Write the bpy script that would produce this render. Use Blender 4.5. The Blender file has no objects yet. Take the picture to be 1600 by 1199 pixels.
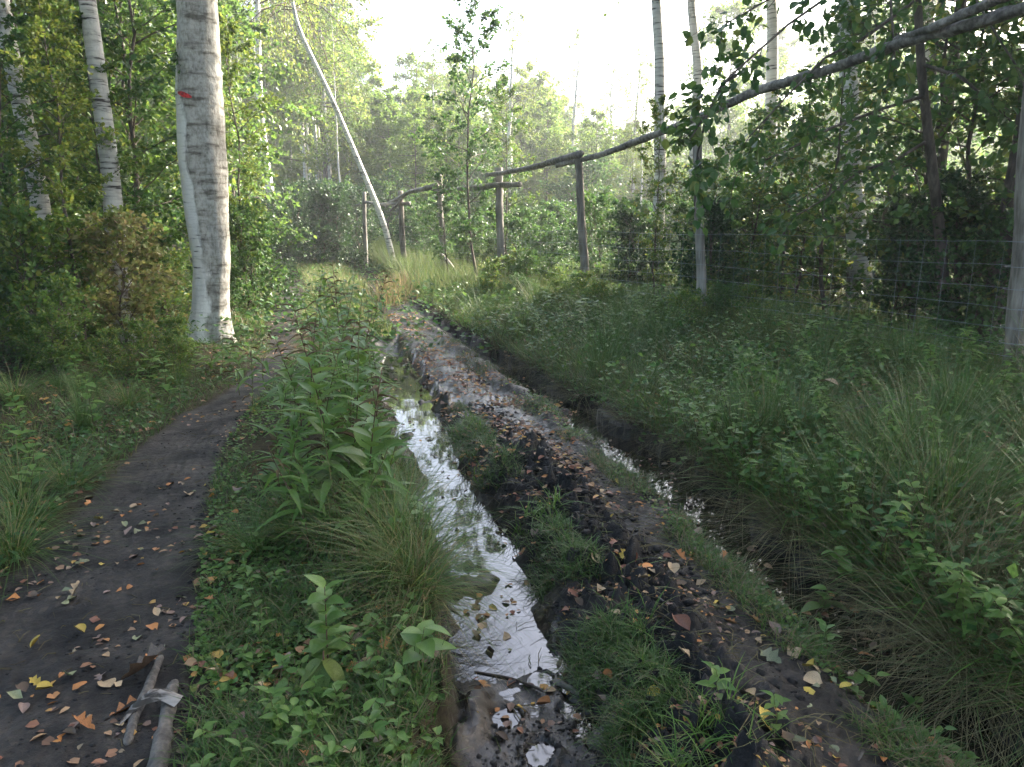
import bpy, math, random
import numpy as np
from mathutils import Vector, Matrix, Quaternion

random.seed(11)
RNG = np.random.default_rng(11)
SC = bpy.context.scene
COL = SC.collection

# ------------------------------------------------------------------ camera
CAM_H = 1.6
PITCH = math.radians(12.6)
FPX = 1143.0                      # focal length in pixels of a 1600 px wide picture
cam_d = bpy.data.cameras.new('camera')
cam_d.sensor_width = 36.0
cam_d.lens = 36.0 * FPX / 1600.0
cam_d.clip_start = 0.05
cam_d.clip_end = 600
cam = bpy.data.objects.new('camera', cam_d)
COL.objects.link(cam)
cam.location = (0, 0, CAM_H)
cam.rotation_euler = (math.radians(90) - PITCH, 0, 0)
SC.camera = cam

# ------------------------------------------------------------------ light
SUN_EL, SUN_AZ = math.radians(33), math.radians(54)      # ahead of the camera, to the right
world = bpy.data.worlds.new('World')
SC.world = world
world.use_nodes = True
wn = world.node_tree
bg = wn.nodes['Background']
sky = wn.nodes.new('ShaderNodeTexSky')
sky.sky_type = 'NISHITA'
sky.sun_disc = False
sky.sun_elevation = SUN_EL
sky.sun_rotation = SUN_AZ
sky.air_density = 1.0
sky.dust_density = 5.0
sky.ozone_density = 1.0
wn.links.new(sky.outputs[0], bg.inputs[0])
bg.inputs[1].default_value = 0.15
sun_d = bpy.data.lights.new('sun', 'SUN')
sun_d.energy = 5.0
sun_d.angle = math.radians(0.6)
sun_d.color = (1.0, 0.92, 0.80)
sun = bpy.data.objects.new('sun', sun_d)
COL.objects.link(sun)
sun_dir = Vector((math.sin(SUN_AZ) * math.cos(SUN_EL), math.cos(SUN_AZ) * math.cos(SUN_EL), math.sin(SUN_EL)))
sun.rotation_euler = sun_dir.to_track_quat('Z', 'Y').to_euler()
vs = SC.view_settings
vs.view_transform = 'Standard'
vs.look = 'None'
vs.exposure = 2.6
vs.gamma = 1.0
vs.use_curve_mapping = False
cy = SC.cycles
cy.max_bounces = 7
cy.diffuse_bounces = 3
cy.glossy_bounces = 3
cy.transmission_bounces = 4
cy.volume_bounces = 0
cy.transparent_max_bounces = 4
cy.use_denoising = True
cy.sample_clamp_indirect = 6
cy.caustics_reflective = False
cy.caustics_refractive = False

HAZE_DENSITY = 0.0024

# ------------------------------------------------------------------ picture <-> place
def ray(px, py):
    a, b = (px - 800) / FPX, -(py - 599.5) / FPX
    cp, sp = math.cos(PITCH), math.sin(PITCH)
    return np.array([a, cp + b * sp, -sp + b * cp])
def G(px, py, z=0.0):
    d = ray(px, py); t = (z - CAM_H) / d[2]
    return np.array([d[0] * t, d[1] * t, z])
def P(px, py, Y):
    d = ray(px, py); t = Y / d[1]
    return np.array([d[0] * t, Y, CAM_H + d[2] * t])

# ------------------------------------------------------------------ noise
def _hash(ix, iy, seed):
    h = (ix.astype(np.int64) * 374761393 + iy.astype(np.int64) * 668265263 + seed * 974634777) & 0x7fffffff
    h = ((h ^ (h >> 13)) * 1274126177) & 0x7fffffff
    return ((h ^ (h >> 16)) & 0xffff) / 65535.0
def vnoise(x, y, seed=0):
    ix, iy = np.floor(x), np.floor(y)
    fx, fy = x - ix, y - iy
    fx, fy = fx * fx * (3 - 2 * fx), fy * fy * (3 - 2 * fy)
    a, b = _hash(ix, iy, seed), _hash(ix + 1, iy, seed)
    c, d = _hash(ix, iy + 1, seed), _hash(ix + 1, iy + 1, seed)
    return (a + (b - a) * fx) * (1 - fy) + (c + (d - c) * fx) * fy
def fbm(x, y, octv=4, seed=0):
    s, a, t = 0, 0.5, 0
    for i in range(octv):
        s = s + a * vnoise(x * 2 ** i, y * 2 ** i, seed + i * 17); t += a; a *= 0.55
    return s / t * 2 - 1

# ------------------------------------------------------------------ terrain features, read along the track
# py: (path_left, path_right, bank_left, water_left, water_right, ridge_left, churn, grass_strip, ditch_left, ditch_mid, bank_foot)
ROWS = {
 1199: (-260, 300, 690, 745, 950, 1000, 1190, 1450, 1482, 1565, 1678),
 1100: (-160, 305, 690, 735, 905, 960, 1150, 1350, 1382, 1455, 1568),
 1000: (-70, 305, 680, 728, 862, 905, 1070, 1250, 1277, 1345, 1448),
 900: (10, 312, 652, 692, 822, 858, 1000, 1145, 1167, 1232, 1318),
 800: (105, 328, 630, 664, 752, 782, 905, 1035, 1057, 1115, 1186),
 750: (165, 338, 624, 652, 730, 752, 868, 978, 999, 1050, 1112),
 700: (215, 352, 614, 640, 708, 728, 830, 925, 946, 993, 1049),
 650: (282, 385, 600, 618, 684, 700, 785, 862, 884, 920, 960),
 600: (370, 425, 586, 598, 656, 670, 728, 792, 811, 838, 869),
 550: (420, 462, 578, 590, 632, 642, 680, 726, 743, 760, 783),
 500: (425, 462, 562, 572, 596, 604, 630, 655, 665, 675, 692),
 450: (440, 476, 540, 549, 562, 568, 580, 592, 600, 606, 615),
 410: (418, 450, 500, 506, 514, 518, 526, 534, 540, 545, 550)}
ZF = np.array([0.0, 0.0, 0.07, -0.13, -0.13, 0.0, 0.05, 0.0, -0.05, -0.17, 0.0])
NF = 11
_feat = []
for k in range(NF):
    pts = sorted([tuple(G(row[k], py, ZF[k])[:2][::-1]) for py, row in ROWS.items()])
    _feat.append((np.array([p[0] for p in pts]), np.array([p[1] for p in pts])))
FENCE = np.array([(5.9, 2.7), (4.2, 6.0), (2.37, 9.35), (1.08, 11.8), (-0.27, 15.0), (-1.73, 18.0), (-3.05, 20.3), (-4.6, 23.0), (-9, 30), (-16, 40)])
def fX(k, Y):
    Y = np.asarray(Y, dtype=float)
    if k == 11:   # the fence line
        return np.interp(Y, FENCE[:, 1], FENCE[:, 0])
    x = np.interp(Y, _feat[k][0], _feat[k][1])
    return x
def sstep(e0, e1, x):
    t = np.clip((x - e0) / (e1 - e0), 0, 1)
    return t * t * (3 - 2 * t)
def height(x, y, detail=True):
    x = np.asarray(x, dtype=float); y = np.asarray(y, dtype=float)
    fade = 1 - sstep(9.0, 16.0, y)          # ruts flatten out in the distance
    jit = 0.13 * fbm(x * 1.6, y * 1.7, 3, 5) + 0.085 * fbm(x * 6, y * 6, 4, 6)
    xs = x + jit * fade
    Xk = [fX(k, y) for k in range(NF)] + [fX(11, y) - 0.35]
    Xk[5] = Xk[4] + .42 * (Xk[6] - Xk[4])
    Xk = [Xk[0] - 2.0] + Xk + [np.maximum(fX(11, y), Xk[-1]) + 3.0]
    fl = [0.12, 0.0, 0.02, 0.09, -0.165, -0.16, -0.01, 0.035, 0.0, -0.05, -0.20, -0.02, 0.24, 0.20]
    # the water runs out towards the camera (left rut turns to shallow mud near Y<2.2)
    near = 1 - sstep(2.35, 2.85, y)
    z = np.full(x.shape, 0.12)
    for i in range(len(Xk) - 1):
        a, b = Xk[i], np.maximum(Xk[i + 1], Xk[i] + 0.02)
        za, zb = fl[i], fl[i + 1]
        t = np.clip((xs - a) / (b - a), 0, 1)
        if i in (4,):
            zz = za + (-0.06) * np.sin(np.pi * t) ** 0.7 * (1 - near * .8) + (zb - za) * t + near * .044
        elif i == 9:
            zz = za + (zb - za) * t ** .45
        elif i == 10:
            zz = za + (zb - za) * (.35 * t + .65 * t * t)
        elif i == 5:
            zz = za + (zb - za) * (t ** .9)
        elif i == 11:
            zz = za + (zb - za) * t ** 0.85
        else:
            tt = t * t * (3 - 2 * t)
            zz = za + (zb - za) * tt
        z = np.where((xs >= a) & (xs < b), zz, z)
    z = z - .085 * sstep(4.3, 6.3, y) * sstep(Xk[5] - .15, Xk[5] + .1, xs) * (1 - sstep(Xk[8] - .1, Xk[8] + .1, xs))
    z = np.where(xs >= Xk[-1], 0.20, z)
    z = z * (fade + (1 - fade) * 0.35)
    z = z + 0.05 * fbm(x * .35, y * .35, 3, 91) * sstep(1.0, 5, np.abs(x - fX(5, y)))
    if detail:
        path = (x > Xk[1] - .1) & (x < Xk[2] + .05)
        rut = (x > Xk[3]) & (x < Xk[6])
        ridge = (x > Xk[6] - .05) & (x < Xk[9] + .1)
        churn = np.exp(-((x - Xk[7] + .04) / (.19)) ** 2) * (1 - sstep(4.6, 6.2, y))
        churn2 = np.exp(-((x - Xk[6] + .03) / (.09)) ** 2) * (y < 9)
        lump = np.abs(fbm(x * 9, y * 9, 4, 33)) * 1.6 + np.abs(fbm(x * 24, y * 24, 3, 35)) * .7
        fine = fbm(x * 22, y * 22, 3, 40)
        z = z + np.where(path, 0.012 * fbm(x * 4, y * 2.4, 4, 7) + .003 * fine, 0)
        # tyre grooves along the path
        ug = (x - Xk[2]) / 0.055
        z = z + np.where(path, 0.0022 * np.sin(ug * 2 * np.pi + 7.0 * fbm(x * 1.3, y * .6, 3, 60)) * vnoise(x * 2, y * .8, 61), 0)
        z = z + np.where(ridge, .02 * np.abs(fbm(x * 15, y * 15, 3, 36)), 0)
        z = z + np.where(path, .012 * np.abs(fbm(x * 11, y * 9, 4, 37)), 0)
        z = z + np.where(ridge, .022 * fbm(x * 6, y * 6, 3, 12) + .012 * fine, 0)
        z = z + churn * (.095 * lump - .02 + .03 * fine) * (.65 + vnoise(x * 1.7, y * 1.7, 66)) + churn2 * (.05 * lump + .012 * fine)
        isl = np.clip(fbm(x * 4.5, y * 3.6, 3, 29) - .18, 0, .5)
        z = z + np.where(rut, .22 * isl, 0)
        z = z + np.where(rut, (.012 + .016 * near) * fbm(x * 8, y * 8, 4, 21) + (.005 + .007 * near) * fine, 0)
        oth = ~(path | rut | ridge)
        z = z + np.where(oth, .022 * fbm(x * 4, y * 4, 4, 77) + .006 * fine, 0)
        # boot holes in the shallow mud of the rut near the camera
        for hx, hy, r in HOLES:
            d = np.sqrt(((x - hx) / r) ** 2 + ((y - hy) / (r * 1.3)) ** 2)
            z = z - .045 * np.exp(-d ** 4) + .018 * np.exp(-((d - 1.25) / .25) ** 2)
    return z
HOLES = [(*G(845, 1062, -.13)[:2], .045), (*G(790, 1120, -.13)[:2], .05), (*G(845, 1175, -.13)[:2], .05), (*G(885, 1010, -.13)[:2], .04), (*G(795, 1045, -.13)[:2], .045), (*G(925, 1130, -.13)[:2], .04)]
def H1(x, y):
    return float(height(np.array([x]), np.array([y]))[0])

# ------------------------------------------------------------------ materials
def new_mat(name):
    m = bpy.data.materials.new(name); m.use_nodes = True
    nt = m.node_tree
    return m, nt, nt.nodes, nt.links, nt.nodes['Principled BSDF']
def ramp(nodes, stops):
    r = nodes.new('ShaderNodeValToRGB')
    el = r.color_ramp.elements
    while len(el) < len(stops): el.new(0.5)
    for e, (p, c) in zip(el, stops):
        e.position = p; e.color = (*c, 1)
    return r
def leaf_mat(name, cols, trans=0.35, rough=0.45, spec=0.35, veins=False, tcol=None):
    m, nt, N, L, b = new_mat(name)
    geo = N.new('ShaderNodeNewGeometry'); oi = N.new('ShaderNodeObjectInfo')
    add = N.new('ShaderNodeMath'); add.operation = 'MULTIPLY_ADD'; add.inputs[1].default_value = 0.8
    sc = N.new('ShaderNodeMath'); sc.operation = 'MULTIPLY'; sc.inputs[1].default_value = 0.2
    L.new(geo.outputs['Random Per Island'], add.inputs[0]); L.new(oi.outputs['Random'], sc.inputs[0]); L.new(sc.outputs[0], add.inputs[2])
    n = len(cols); cols = [tuple(np.clip(np.mean(c) + (np.array(c) - np.mean(c)) * 1.18 * np.array([1.02, .95, .85]), .004, 1)) for c in cols]
    r = ramp(N, [((i + 0.5) / n, c) for i, c in enumerate(cols)])
    L.new(add.outputs[0], r.inputs[0])
    col = r.outputs[0]
    if veins:
        tc = N.new('ShaderNodeTexCoord'); ns = N.new('ShaderNodeTexNoise'); ns.inputs['Scale'].default_value = 60; ns.inputs['Detail'].default_value = 4
        L.new(tc.outputs['Object'], ns.inputs['Vector'])
        hs = N.new('ShaderNodeHueSaturation'); mr = N.new('ShaderNodeMapRange')
        mr.inputs[1].default_value = .3; mr.inputs[2].default_value = .7; mr.inputs[3].default_value = .6; mr.inputs[4].default_value = 1.35
        L.new(ns.outputs[0], mr.inputs[0]); L.new(mr.outputs[0], hs.inputs['Value']); L.new(col, hs.inputs['Color']); col = hs.outputs[0]
    L.new(col, b.inputs['Base Color'])
    b.inputs['Roughness'].default_value = rough
    b.inputs['Specular IOR Level'].default_value = spec * .9
    if trans > 0:
        t = N.new('ShaderNodeBsdfTranslucent'); mx = N.new('ShaderNodeMixShader'); mx.inputs[0].default_value = trans
        g = N.new('ShaderNodeHueSaturation'); g.inputs['Value'].default_value = 1.7; g.inputs['Hue'].default_value = 0.485
        L.new(col, g.inputs['Color']); L.new(g.outputs[0], t.inputs[0])
        L.new(b.outputs[0], mx.inputs[1]); L.new(t.outputs[0], mx.inputs[2])
        L.new(mx.outputs[0], N['Material Output'].inputs[0])
    return m
M = {}
M['canopy'] = leaf_mat('canopy leaf', [(.035, .075, .016), (.06, .115, .02), (.085, .14, .025), (.05, .10, .02), (.14, .16, .03)], .42)
M['canopy_yellow'] = leaf_mat('yellowing canopy leaf', [(.07, .12, .02), (.13, .16, .03), (.08, .14, .025), (.10, .155, .03), (.15, .175, .035)], .45)
M['thicket_light'] = leaf_mat('light thicket leaf', [(.05, .10, .022), (.08, .14, .028), (.06, .12, .03), (.10, .16, .03), (.16, .18, .04)], .45, .4, .4)
M['far_leaf_sunlit'] = leaf_mat('far wood leaf', [(.07, .13, .025), (.10, .17, .03), (.085, .15, .03), (.13, .18, .035)], .5)  # brighter than the canopy leaf: sunlight on the distance put into the colour
M['far_yellow_sunlit'] = leaf_mat('sunlit yellow green far leaf', [(.09, .155, .03), (.12, .18, .035), (.10, .165, .03), (.17, .20, .045)], .5)  # yellow green of the sunlit distance put into the leaf colour
M['hazel'] = leaf_mat('hazel leaf', [(.035, .085, .022), (.06, .12, .028), (.045, .10, .03), (.08, .14, .03), (.14, .16, .035)], .42, .4, .45)
M['shrub'] = leaf_mat('shrub leaf', [(.03, .075, .02), (.055, .11, .025), (.04, .09, .03), (.085, .14, .03)], .35)
M['dark_shrub'] = leaf_mat('dark shrub leaf', [(.018, .045, .016), (.03, .06, .02), (.04, .08, .022)], .25)
M['oak_autumn'] = leaf_mat('turning oak leaf', [(.10, .15, .04), (.14, .17, .05), (.20, .18, .07), (.11, .15, .04), (.15, .13, .055)], .35)
M['herb'] = leaf_mat('herb leaf', [(.045, .10, .025), (.08, .15, .035), (.13, .21, .05), (.06, .13, .03), (.17, .20, .05)], .35, .45, .4, True)
M['lance'] = leaf_mat('lance leaf', [(.05, .12, .025), (.08, .16, .035), (.11, .19, .04), (.065, .14, .03), (.20, .20, .04)], .4, .45, .4, True)
M['lance_brown'] = leaf_mat('withered lance leaf', [(.045, .032, .018), (.08, .06, .03), (.12, .10, .045)], .15, .7, .2, True)
M['big_leaf'] = leaf_mat('spotted yellow green leaf', [(.13, .17, .035), (.10, .16, .04), (.17, .19, .05)], .35, .5, .3, True)
M['grass'] = leaf_mat('grass blade', [(.035, .08, .018), (.055, .11, .024), (.08, .14, .03), (.05, .095, .025), (.04, .085, .02), (.13, .13, .06), (.17, .14, .08)], .35, .45, .3)
M['tussock'] = leaf_mat('tussock grass', [(.03, .075, .018), (.05, .105, .022), (.07, .13, .028), (.04, .09, .02), (.15, .16, .05), (.20, .17, .08)], .3, .4, .3)
M['grass_bright'] = leaf_mat('fresh grass blade', [(.06, .13, .025), (.08, .165, .03), (.105, .19, .035), (.07, .14, .03), (.15, .18, .05)], .4, .4, .3)
M['rush'] = leaf_mat('rush stem', [(.04, .09, .02), (.06, .115, .026), (.075, .135, .03), (.05, .10, .024), (.18, .17, .07)], .15, .4, .4)
M['straw'] = leaf_mat('dead grass', [(.09, .075, .035), (.14, .12, .06), (.055, .05, .022), (.19, .17, .09), (.06, .085, .025)], .15, .7, .2)
M['meadow'] = leaf_mat('tall meadow grass', [(.07, .12, .035), (.10, .15, .045), (.15, .16, .07), (.08, .13, .04), (.06, .11, .03), (.20, .17, .10)], .4, .5, .2)
M['sunlit_grass'] = leaf_mat('sunlit reddish grass', [(.27, .17, .10), (.20, .17, .08), (.14, .17, .06), (.11, .15, .05), (.30, .22, .14)], .35, .6, .2)  # warm sunlight put into the blade colour

def litter_mat(name, c, rough=.55, spec=.4):
    m, nt, N, L, b = new_mat(name)
    oi = N.new('ShaderNodeObjectInfo'); tc = N.new('ShaderNodeTexCoord'); ns = N.new('ShaderNodeTexNoise')
    ns.inputs['Scale'].default_value = 45; ns.inputs['Detail'].default_value = 5
    L.new(tc.outputs['Object'], ns.inputs['Vector'])
    r = ramp(N, [(.35, tuple(v * .45 for v in c)), (.5, c), (.7, tuple(min(1, v * 1.3) for v in c))])
    L.new(ns.outputs[0], r.inputs[0])
    hs = N.new('ShaderNodeHueSaturation'); mr = N.new('ShaderNodeMapRange'); mr.inputs[3].default_value = .65; mr.inputs[4].default_value = 1.3
    L.new(oi.outputs['Random'], mr.inputs[0]); L.new(mr.outputs[0], hs.inputs['Value']); L.new(r.outputs[0], hs.inputs['Color'])
    L.new(hs.outputs[0], b.inputs['Base Color'])
    b.inputs['Roughness'].default_value = rough; b.inputs['Specular IOR Level'].default_value = spec
    return m
LC = {'yellow': (.50, .36, .06), 'orange': (.42, .17, .05), 'pale tan': (.40, .28, .16), 'reddish brown': (.20, .075, .04), 'dull brown': (.14, .09, .055), 'greyish pink': (.25, .17, .14), 'grey green': (.20, .21, .11), 'green': (.12, .20, .05)}
for k, c in LC.items(): M['fallen_' + k] = litter_mat(k + ' fallen leaf', c)
M['litter'] = leaf_mat('leaf litter', [(.40, .28, .07), (.36, .17, .055), (.33, .23, .13), (.18, .08, .045), (.12, .08, .05), (.22, .15, .12), (.17, .17, .08)], .05, .6, .35)

def wood_mat(name, c0, c1, scale=14, stretch=.08, bump=.5, rough=.75):
    m, nt, N, L, b = new_mat(name)
    tc = N.new('ShaderNodeTexCoord'); mp = N.new('ShaderNodeMapping'); mp.inputs['Scale'].default_value = (1, 1, stretch)
    ns = N.new('ShaderNodeTexNoise'); ns.inputs['Scale'].default_value = scale; ns.inputs['Detail'].default_value = 7; ns.inputs['Roughness'].default_value = .65
    L.new(tc.outputs['Object'], mp.inputs[0]); L.new(mp.outputs[0], ns.inputs['Vector'])
    n2 = N.new('ShaderNodeTexNoise'); n2.inputs['Scale'].default_value = 3.0; n2.inputs['Detail'].default_value = 4
    L.new(tc.outputs['Object'], n2.inputs['Vector'])
    mx = N.new('ShaderNodeMath'); mx.operation = 'MULTIPLY_ADD'; mx.inputs[1].default_value = .6
    ml = N.new('ShaderNodeMath'); ml.operation = 'MULTIPLY'; ml.inputs[1].default_value = .4
    L.new(ns.outputs[0], mx.inputs[0]); L.new(n2.outputs[0], ml.inputs[0]); L.new(ml.outputs[0], mx.inputs[2])
    r = ramp(N, [(.32, tuple(v * .35 for v in c0)), (.45, c0), (.62, c1)])
    L.new(mx.outputs[0], r.inputs[0]); L.new(r.outputs[0], b.inputs['Base Color'])
    bp = N.new('ShaderNodeBump'); bp.inputs['Strength'].default_value = bump; bp.inputs['Distance'].default_value = .02
    L.new(ns.outputs[0], bp.inputs['Height']); L.new(bp.outputs[0], b.inputs['Normal'])
    b.inputs['Roughness'].default_value = rough; b.inputs['Specular IOR Level'].default_value = .25
    return m
M['post'] = wood_mat('weathered post wood', (.16, .15, .13), (.34, .32, .285), 22, .05, 1.0)
M['post_bark'] = wood_mat('bark covered post', (.13, .115, .095), (.29, .265, .225), 22, .12, 1.0)
M['rail'] = wood_mat('barky rail log', (.12, .11, .095), (.32, .30, .265), 22, .8, 1.0)
M['stick'] = wood_mat('grey dead stick', (.10, .09, .08), (.22, .195, .17), 30, .1, .7)
M['stick_dark'] = wood_mat('wet dark stick', (.035, .027, .022), (.09, .07, .055), 30, .15, .7, .45)
M['bark_dark'] = wood_mat('dark tree bark', (.06, .05, .04), (.15, .125, .10), 20, .25, .9)
M['twig'] = wood_mat('twig bark', (.07, .05, .04), (.16, .12, .09), 20, .3, .3)
M['stem_green'] = wood_mat('green brown plant stem', (.09, .09, .03), (.16, .17, .06), 30, .1, .2)
M['stem_brown'] = wood_mat('brown plant stem', (.06, .03, .02), (.13, .07, .045), 30, .1, .2)

def birch_mat(name, white=(.62, .60, .56), rough_side=0.0, dark=(.05, .045, .04), warm=.0):
    m, nt, N, L, b = new_mat(name)
    tc = N.new('ShaderNodeTexCoord')
    def noise(scale, sx, sy, sz, det=5):
        mp = N.new('ShaderNodeMapping'); mp.inputs['Scale'].default_value = (sx, sy, sz); L.new(tc.outputs['Object'], mp.inputs[0])
        n = N.new('ShaderNodeTexNoise'); n.inputs['Scale'].default_value = scale; n.inputs['Detail'].default_value = det; n.inputs['Roughness'].default_value = .6
        L.new(mp.outputs[0], n.inputs['Vector']); return n
    band = noise(5, .8, .8, 6); blot = noise(2.2, 1, 1, .9, 6); fine = noise(24, 1, 1, .6, 10)
    r1 = ramp(N, [(.30, dark), (.36, tuple(v * .8 for v in white)), (.5, white)] if rough_side else [(.36, dark), (.43, tuple(v * .75 for v in white)), (.55, white)]); L.new(band.outputs[0], r1.inputs[0])
    r2 = ramp(N, [(.20, (.0, .0, .0)), (.27, (1, 1, 1))] if rough_side else [(.36, (.0, .0, .0)), (.44, (1, 1, 1))]); L.new(blot.outputs[0], r2.inputs[0])
    mx = N.new('ShaderNodeMix'); mx.data_type = 'RGBA'; L.new(r2.outputs[0], mx.inputs[0])
    rd = ramp(N, [(.4, (.07, .06, .05)), (.6, (.24, .21, .18))]); L.new(fine.outputs[0], rd.inputs[0])
    L.new(rd.outputs[0], mx.inputs[6]); L.new(r1.outputs[0], mx.inputs[7])
    out = mx.outputs[2]
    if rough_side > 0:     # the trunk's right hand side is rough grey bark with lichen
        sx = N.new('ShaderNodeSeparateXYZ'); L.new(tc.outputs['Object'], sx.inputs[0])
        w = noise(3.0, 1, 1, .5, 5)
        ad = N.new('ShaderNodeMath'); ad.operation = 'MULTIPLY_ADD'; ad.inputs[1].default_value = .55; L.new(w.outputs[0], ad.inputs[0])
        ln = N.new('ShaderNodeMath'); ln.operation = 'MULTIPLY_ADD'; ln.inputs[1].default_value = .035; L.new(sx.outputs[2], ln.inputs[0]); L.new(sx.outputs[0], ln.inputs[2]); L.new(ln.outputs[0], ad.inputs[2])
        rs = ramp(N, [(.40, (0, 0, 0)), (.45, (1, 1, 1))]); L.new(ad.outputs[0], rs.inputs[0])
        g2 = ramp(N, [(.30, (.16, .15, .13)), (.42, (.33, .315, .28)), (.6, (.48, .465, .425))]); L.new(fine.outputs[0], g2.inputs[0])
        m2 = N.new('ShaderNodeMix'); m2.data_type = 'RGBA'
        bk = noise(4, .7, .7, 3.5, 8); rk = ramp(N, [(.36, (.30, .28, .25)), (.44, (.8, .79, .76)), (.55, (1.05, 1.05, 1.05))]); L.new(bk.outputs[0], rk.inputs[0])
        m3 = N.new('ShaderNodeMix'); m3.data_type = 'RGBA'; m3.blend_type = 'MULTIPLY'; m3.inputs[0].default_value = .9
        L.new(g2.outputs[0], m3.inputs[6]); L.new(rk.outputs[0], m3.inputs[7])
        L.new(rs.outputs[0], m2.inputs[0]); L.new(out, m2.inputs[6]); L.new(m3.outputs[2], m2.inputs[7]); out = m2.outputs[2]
    L.new(out, b.inputs['Base Color'])
    bp = N.new('ShaderNodeBump'); bp.inputs['Strength'].default_value = .7; bp.inputs['Distance'].default_value = .02
    L.new(fine.outputs[0], bp.inputs['Height']); L.new(bp.outputs[0], b.inputs['Normal'])
    b.inputs['Roughness'].default_value = .7; b.inputs['Specular IOR Level'].default_value = .2
    return m
M['birch'] = birch_mat('birch bark')
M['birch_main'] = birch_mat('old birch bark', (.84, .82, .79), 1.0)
M['birch_grey'] = birch_mat('grey birch bark', (.38, .36, .33))
def plain_mat(name, c, rough=.6, spec=.3, metal=0):
    m, nt, N, L, b = new_mat(name)
    b.inputs['Base Color'].default_value = (*c, 1); b.inputs['Roughness'].default_value = rough
    b.inputs['Specular IOR Level'].default_value = spec; b.inputs['Metallic'].default_value = metal
    return m
M['wire'] = plain_mat('galvanised wire', (.22, .25, .28), .5, .4, .3)
M['paint'] = litter_mat('faded red trail paint', (.62, .03, .03))
M['white_bark'] = birch_mat('peeled birch bark strip', (.36, .33, .30))

def ground_mat():
    m, nt, N, L, b = new_mat('forest ground')
    at = N.new('ShaderNodeAttribute'); at.attribute_name = 'zone'; at.attribute_type = 'GEOMETRY'
    sep = N.new('ShaderNodeSeparateColor'); L.new(at.outputs['Color'], sep.inputs[0])
    tc = N.new('ShaderNodeTexCoord')
    def noise(s, d=6, r=.6):
        n = N.new('ShaderNodeTexNoise'); n.inputs['Scale'].default_value = s; n.inputs['Detail'].default_value = d; n.inputs['Roughness'].default_value = r
        L.new(tc.outputs['Object'], n.inputs['Vector']); return n
    nA, nB, nC = noise(3.2), noise(26, 8, .7), noise(110, 4, .7)
    mud = ramp(N, [(.32, (.006, .0048, .004)), (.5, (.0155, .0125, .0105)), (.66, (.036, .029, .023))]); L.new(nB.outputs[0], mud.inputs[0])
    mudl = ramp(N, [(.38, (.5, .5, .52)), (.62, (1.6, 1.5, 1.4))]); L.new(nA.outputs[0], mudl.inputs[0])
    mm = N.new('ShaderNodeMix'); mm.data_type = 'RGBA'; mm.blend_type = 'MULTIPLY'; mm.inputs[0].default_value = 1
    L.new(mud.outputs[0], mm.inputs[6]); L.new(mudl.outputs[0], mm.inputs[7])
    duff = ramp(N, [(.3, (.018, .014, .009)), (.5, (.05, .038, .022)), (.62, (.045, .05, .02)), (.75, (.10, .07, .04))]); L.new(nB.outputs[0], duff.inputs[0])
    mx = N.new('ShaderNodeMix'); mx.data_type = 'RGBA'; L.new(sep.outputs[0], mx.inputs[0]); L.new(duff.outputs[0], mx.inputs[6]); L.new(mm.outputs[2], mx.inputs[7])
    cr = N.new('ShaderNodeMix'); cr.data_type = 'RGBA'; cr.inputs[7].default_value = (.0055, .005, .005, 1)     # freshly churned black soil
    L.new(sep.outputs[2], cr.inputs[0]); L.new(mx.outputs[2], cr.inputs[6])
    L.new(cr.outputs[2], b.inputs['Base Color'])
    # wetness -> roughness, broken up by noise
    wn_ = N.new('ShaderNodeMapRange'); wn_.inputs[1].default_value = .35; wn_.inputs[2].default_value = .65; wn_.inputs[3].default_value = .55; wn_.inputs[4].default_value = 1.15
    L.new(nA.outputs[0], wn_.inputs[0])
    wm = N.new('ShaderNodeMath'); wm.operation = 'MULTIPLY'; L.new(sep.outputs[1], wm.inputs[0]); L.new(wn_.outputs[0], wm.inputs[1])
    ro = N.new('ShaderNodeMapRange'); ro.inputs[3].default_value = .92; ro.inputs[4].default_value = .16; L.new(wm.outputs[0], ro.inputs[0])
    L.new(ro.outputs[0], b.inputs['Roughness'])
    sp = N.new('ShaderNodeMapRange'); sp.inputs[3].default_value = .15; sp.inputs[4].default_value = .6; L.new(wm.outputs[0], sp.inputs[0])
    L.new(sp.outputs[0], b.inputs['Specular IOR Level'])
    ad = N.new('ShaderNodeMath'); ad.operation = 'MULTIPLY_ADD'; ad.inputs[1].default_value = .35; L.new(nC.outputs[0], ad.inputs[0]); L.new(nB.outputs[0], ad.inputs[2])
    bp = N.new('ShaderNodeBump'); bp.inputs['Strength'].default_value = .9; bp.inputs['Distance'].default_value = .022
    bs = N.new('ShaderNodeMapRange'); bs.inputs[3].default_value = .95; bs.inputs[4].default_value = .35; L.new(wm.outputs[0], bs.inputs[0]); L.new(bs.outputs[0], bp.inputs['Strength'])
    L.new(ad.outputs[0], bp.inputs['Height']); L.new(bp.outputs[0], b.inputs['Normal'])
    return m
M['ground'] = ground_mat()
def water_mat():
    m, nt, N, L, b = new_mat('muddy puddle water')
    b.inputs['Base Color'].default_value = (.020, .017, .013, 1)
    b.inputs['Roughness'].default_value = .03; b.inputs['Specular IOR Level'].default_value = .8
    b.inputs['IOR'].default_value = 1.6
    tc = N.new('ShaderNodeTexCoord'); n = N.new('ShaderNodeTexNoise'); n.inputs['Scale'].default_value = 5; n.inputs['Detail'].default_value = 2
    L.new(tc.outputs['Object'], n.inputs['Vector'])
    bp = N.new('ShaderNodeBump'); bp.inputs['Strength'].default_value = .045; bp.inputs['Distance'].default_value = .01
    L.new(n.outputs[0], bp.inputs['Height']); L.new(bp.outputs[0], b.inputs['Normal'])
    return m
M['water'] = water_mat()

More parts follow.
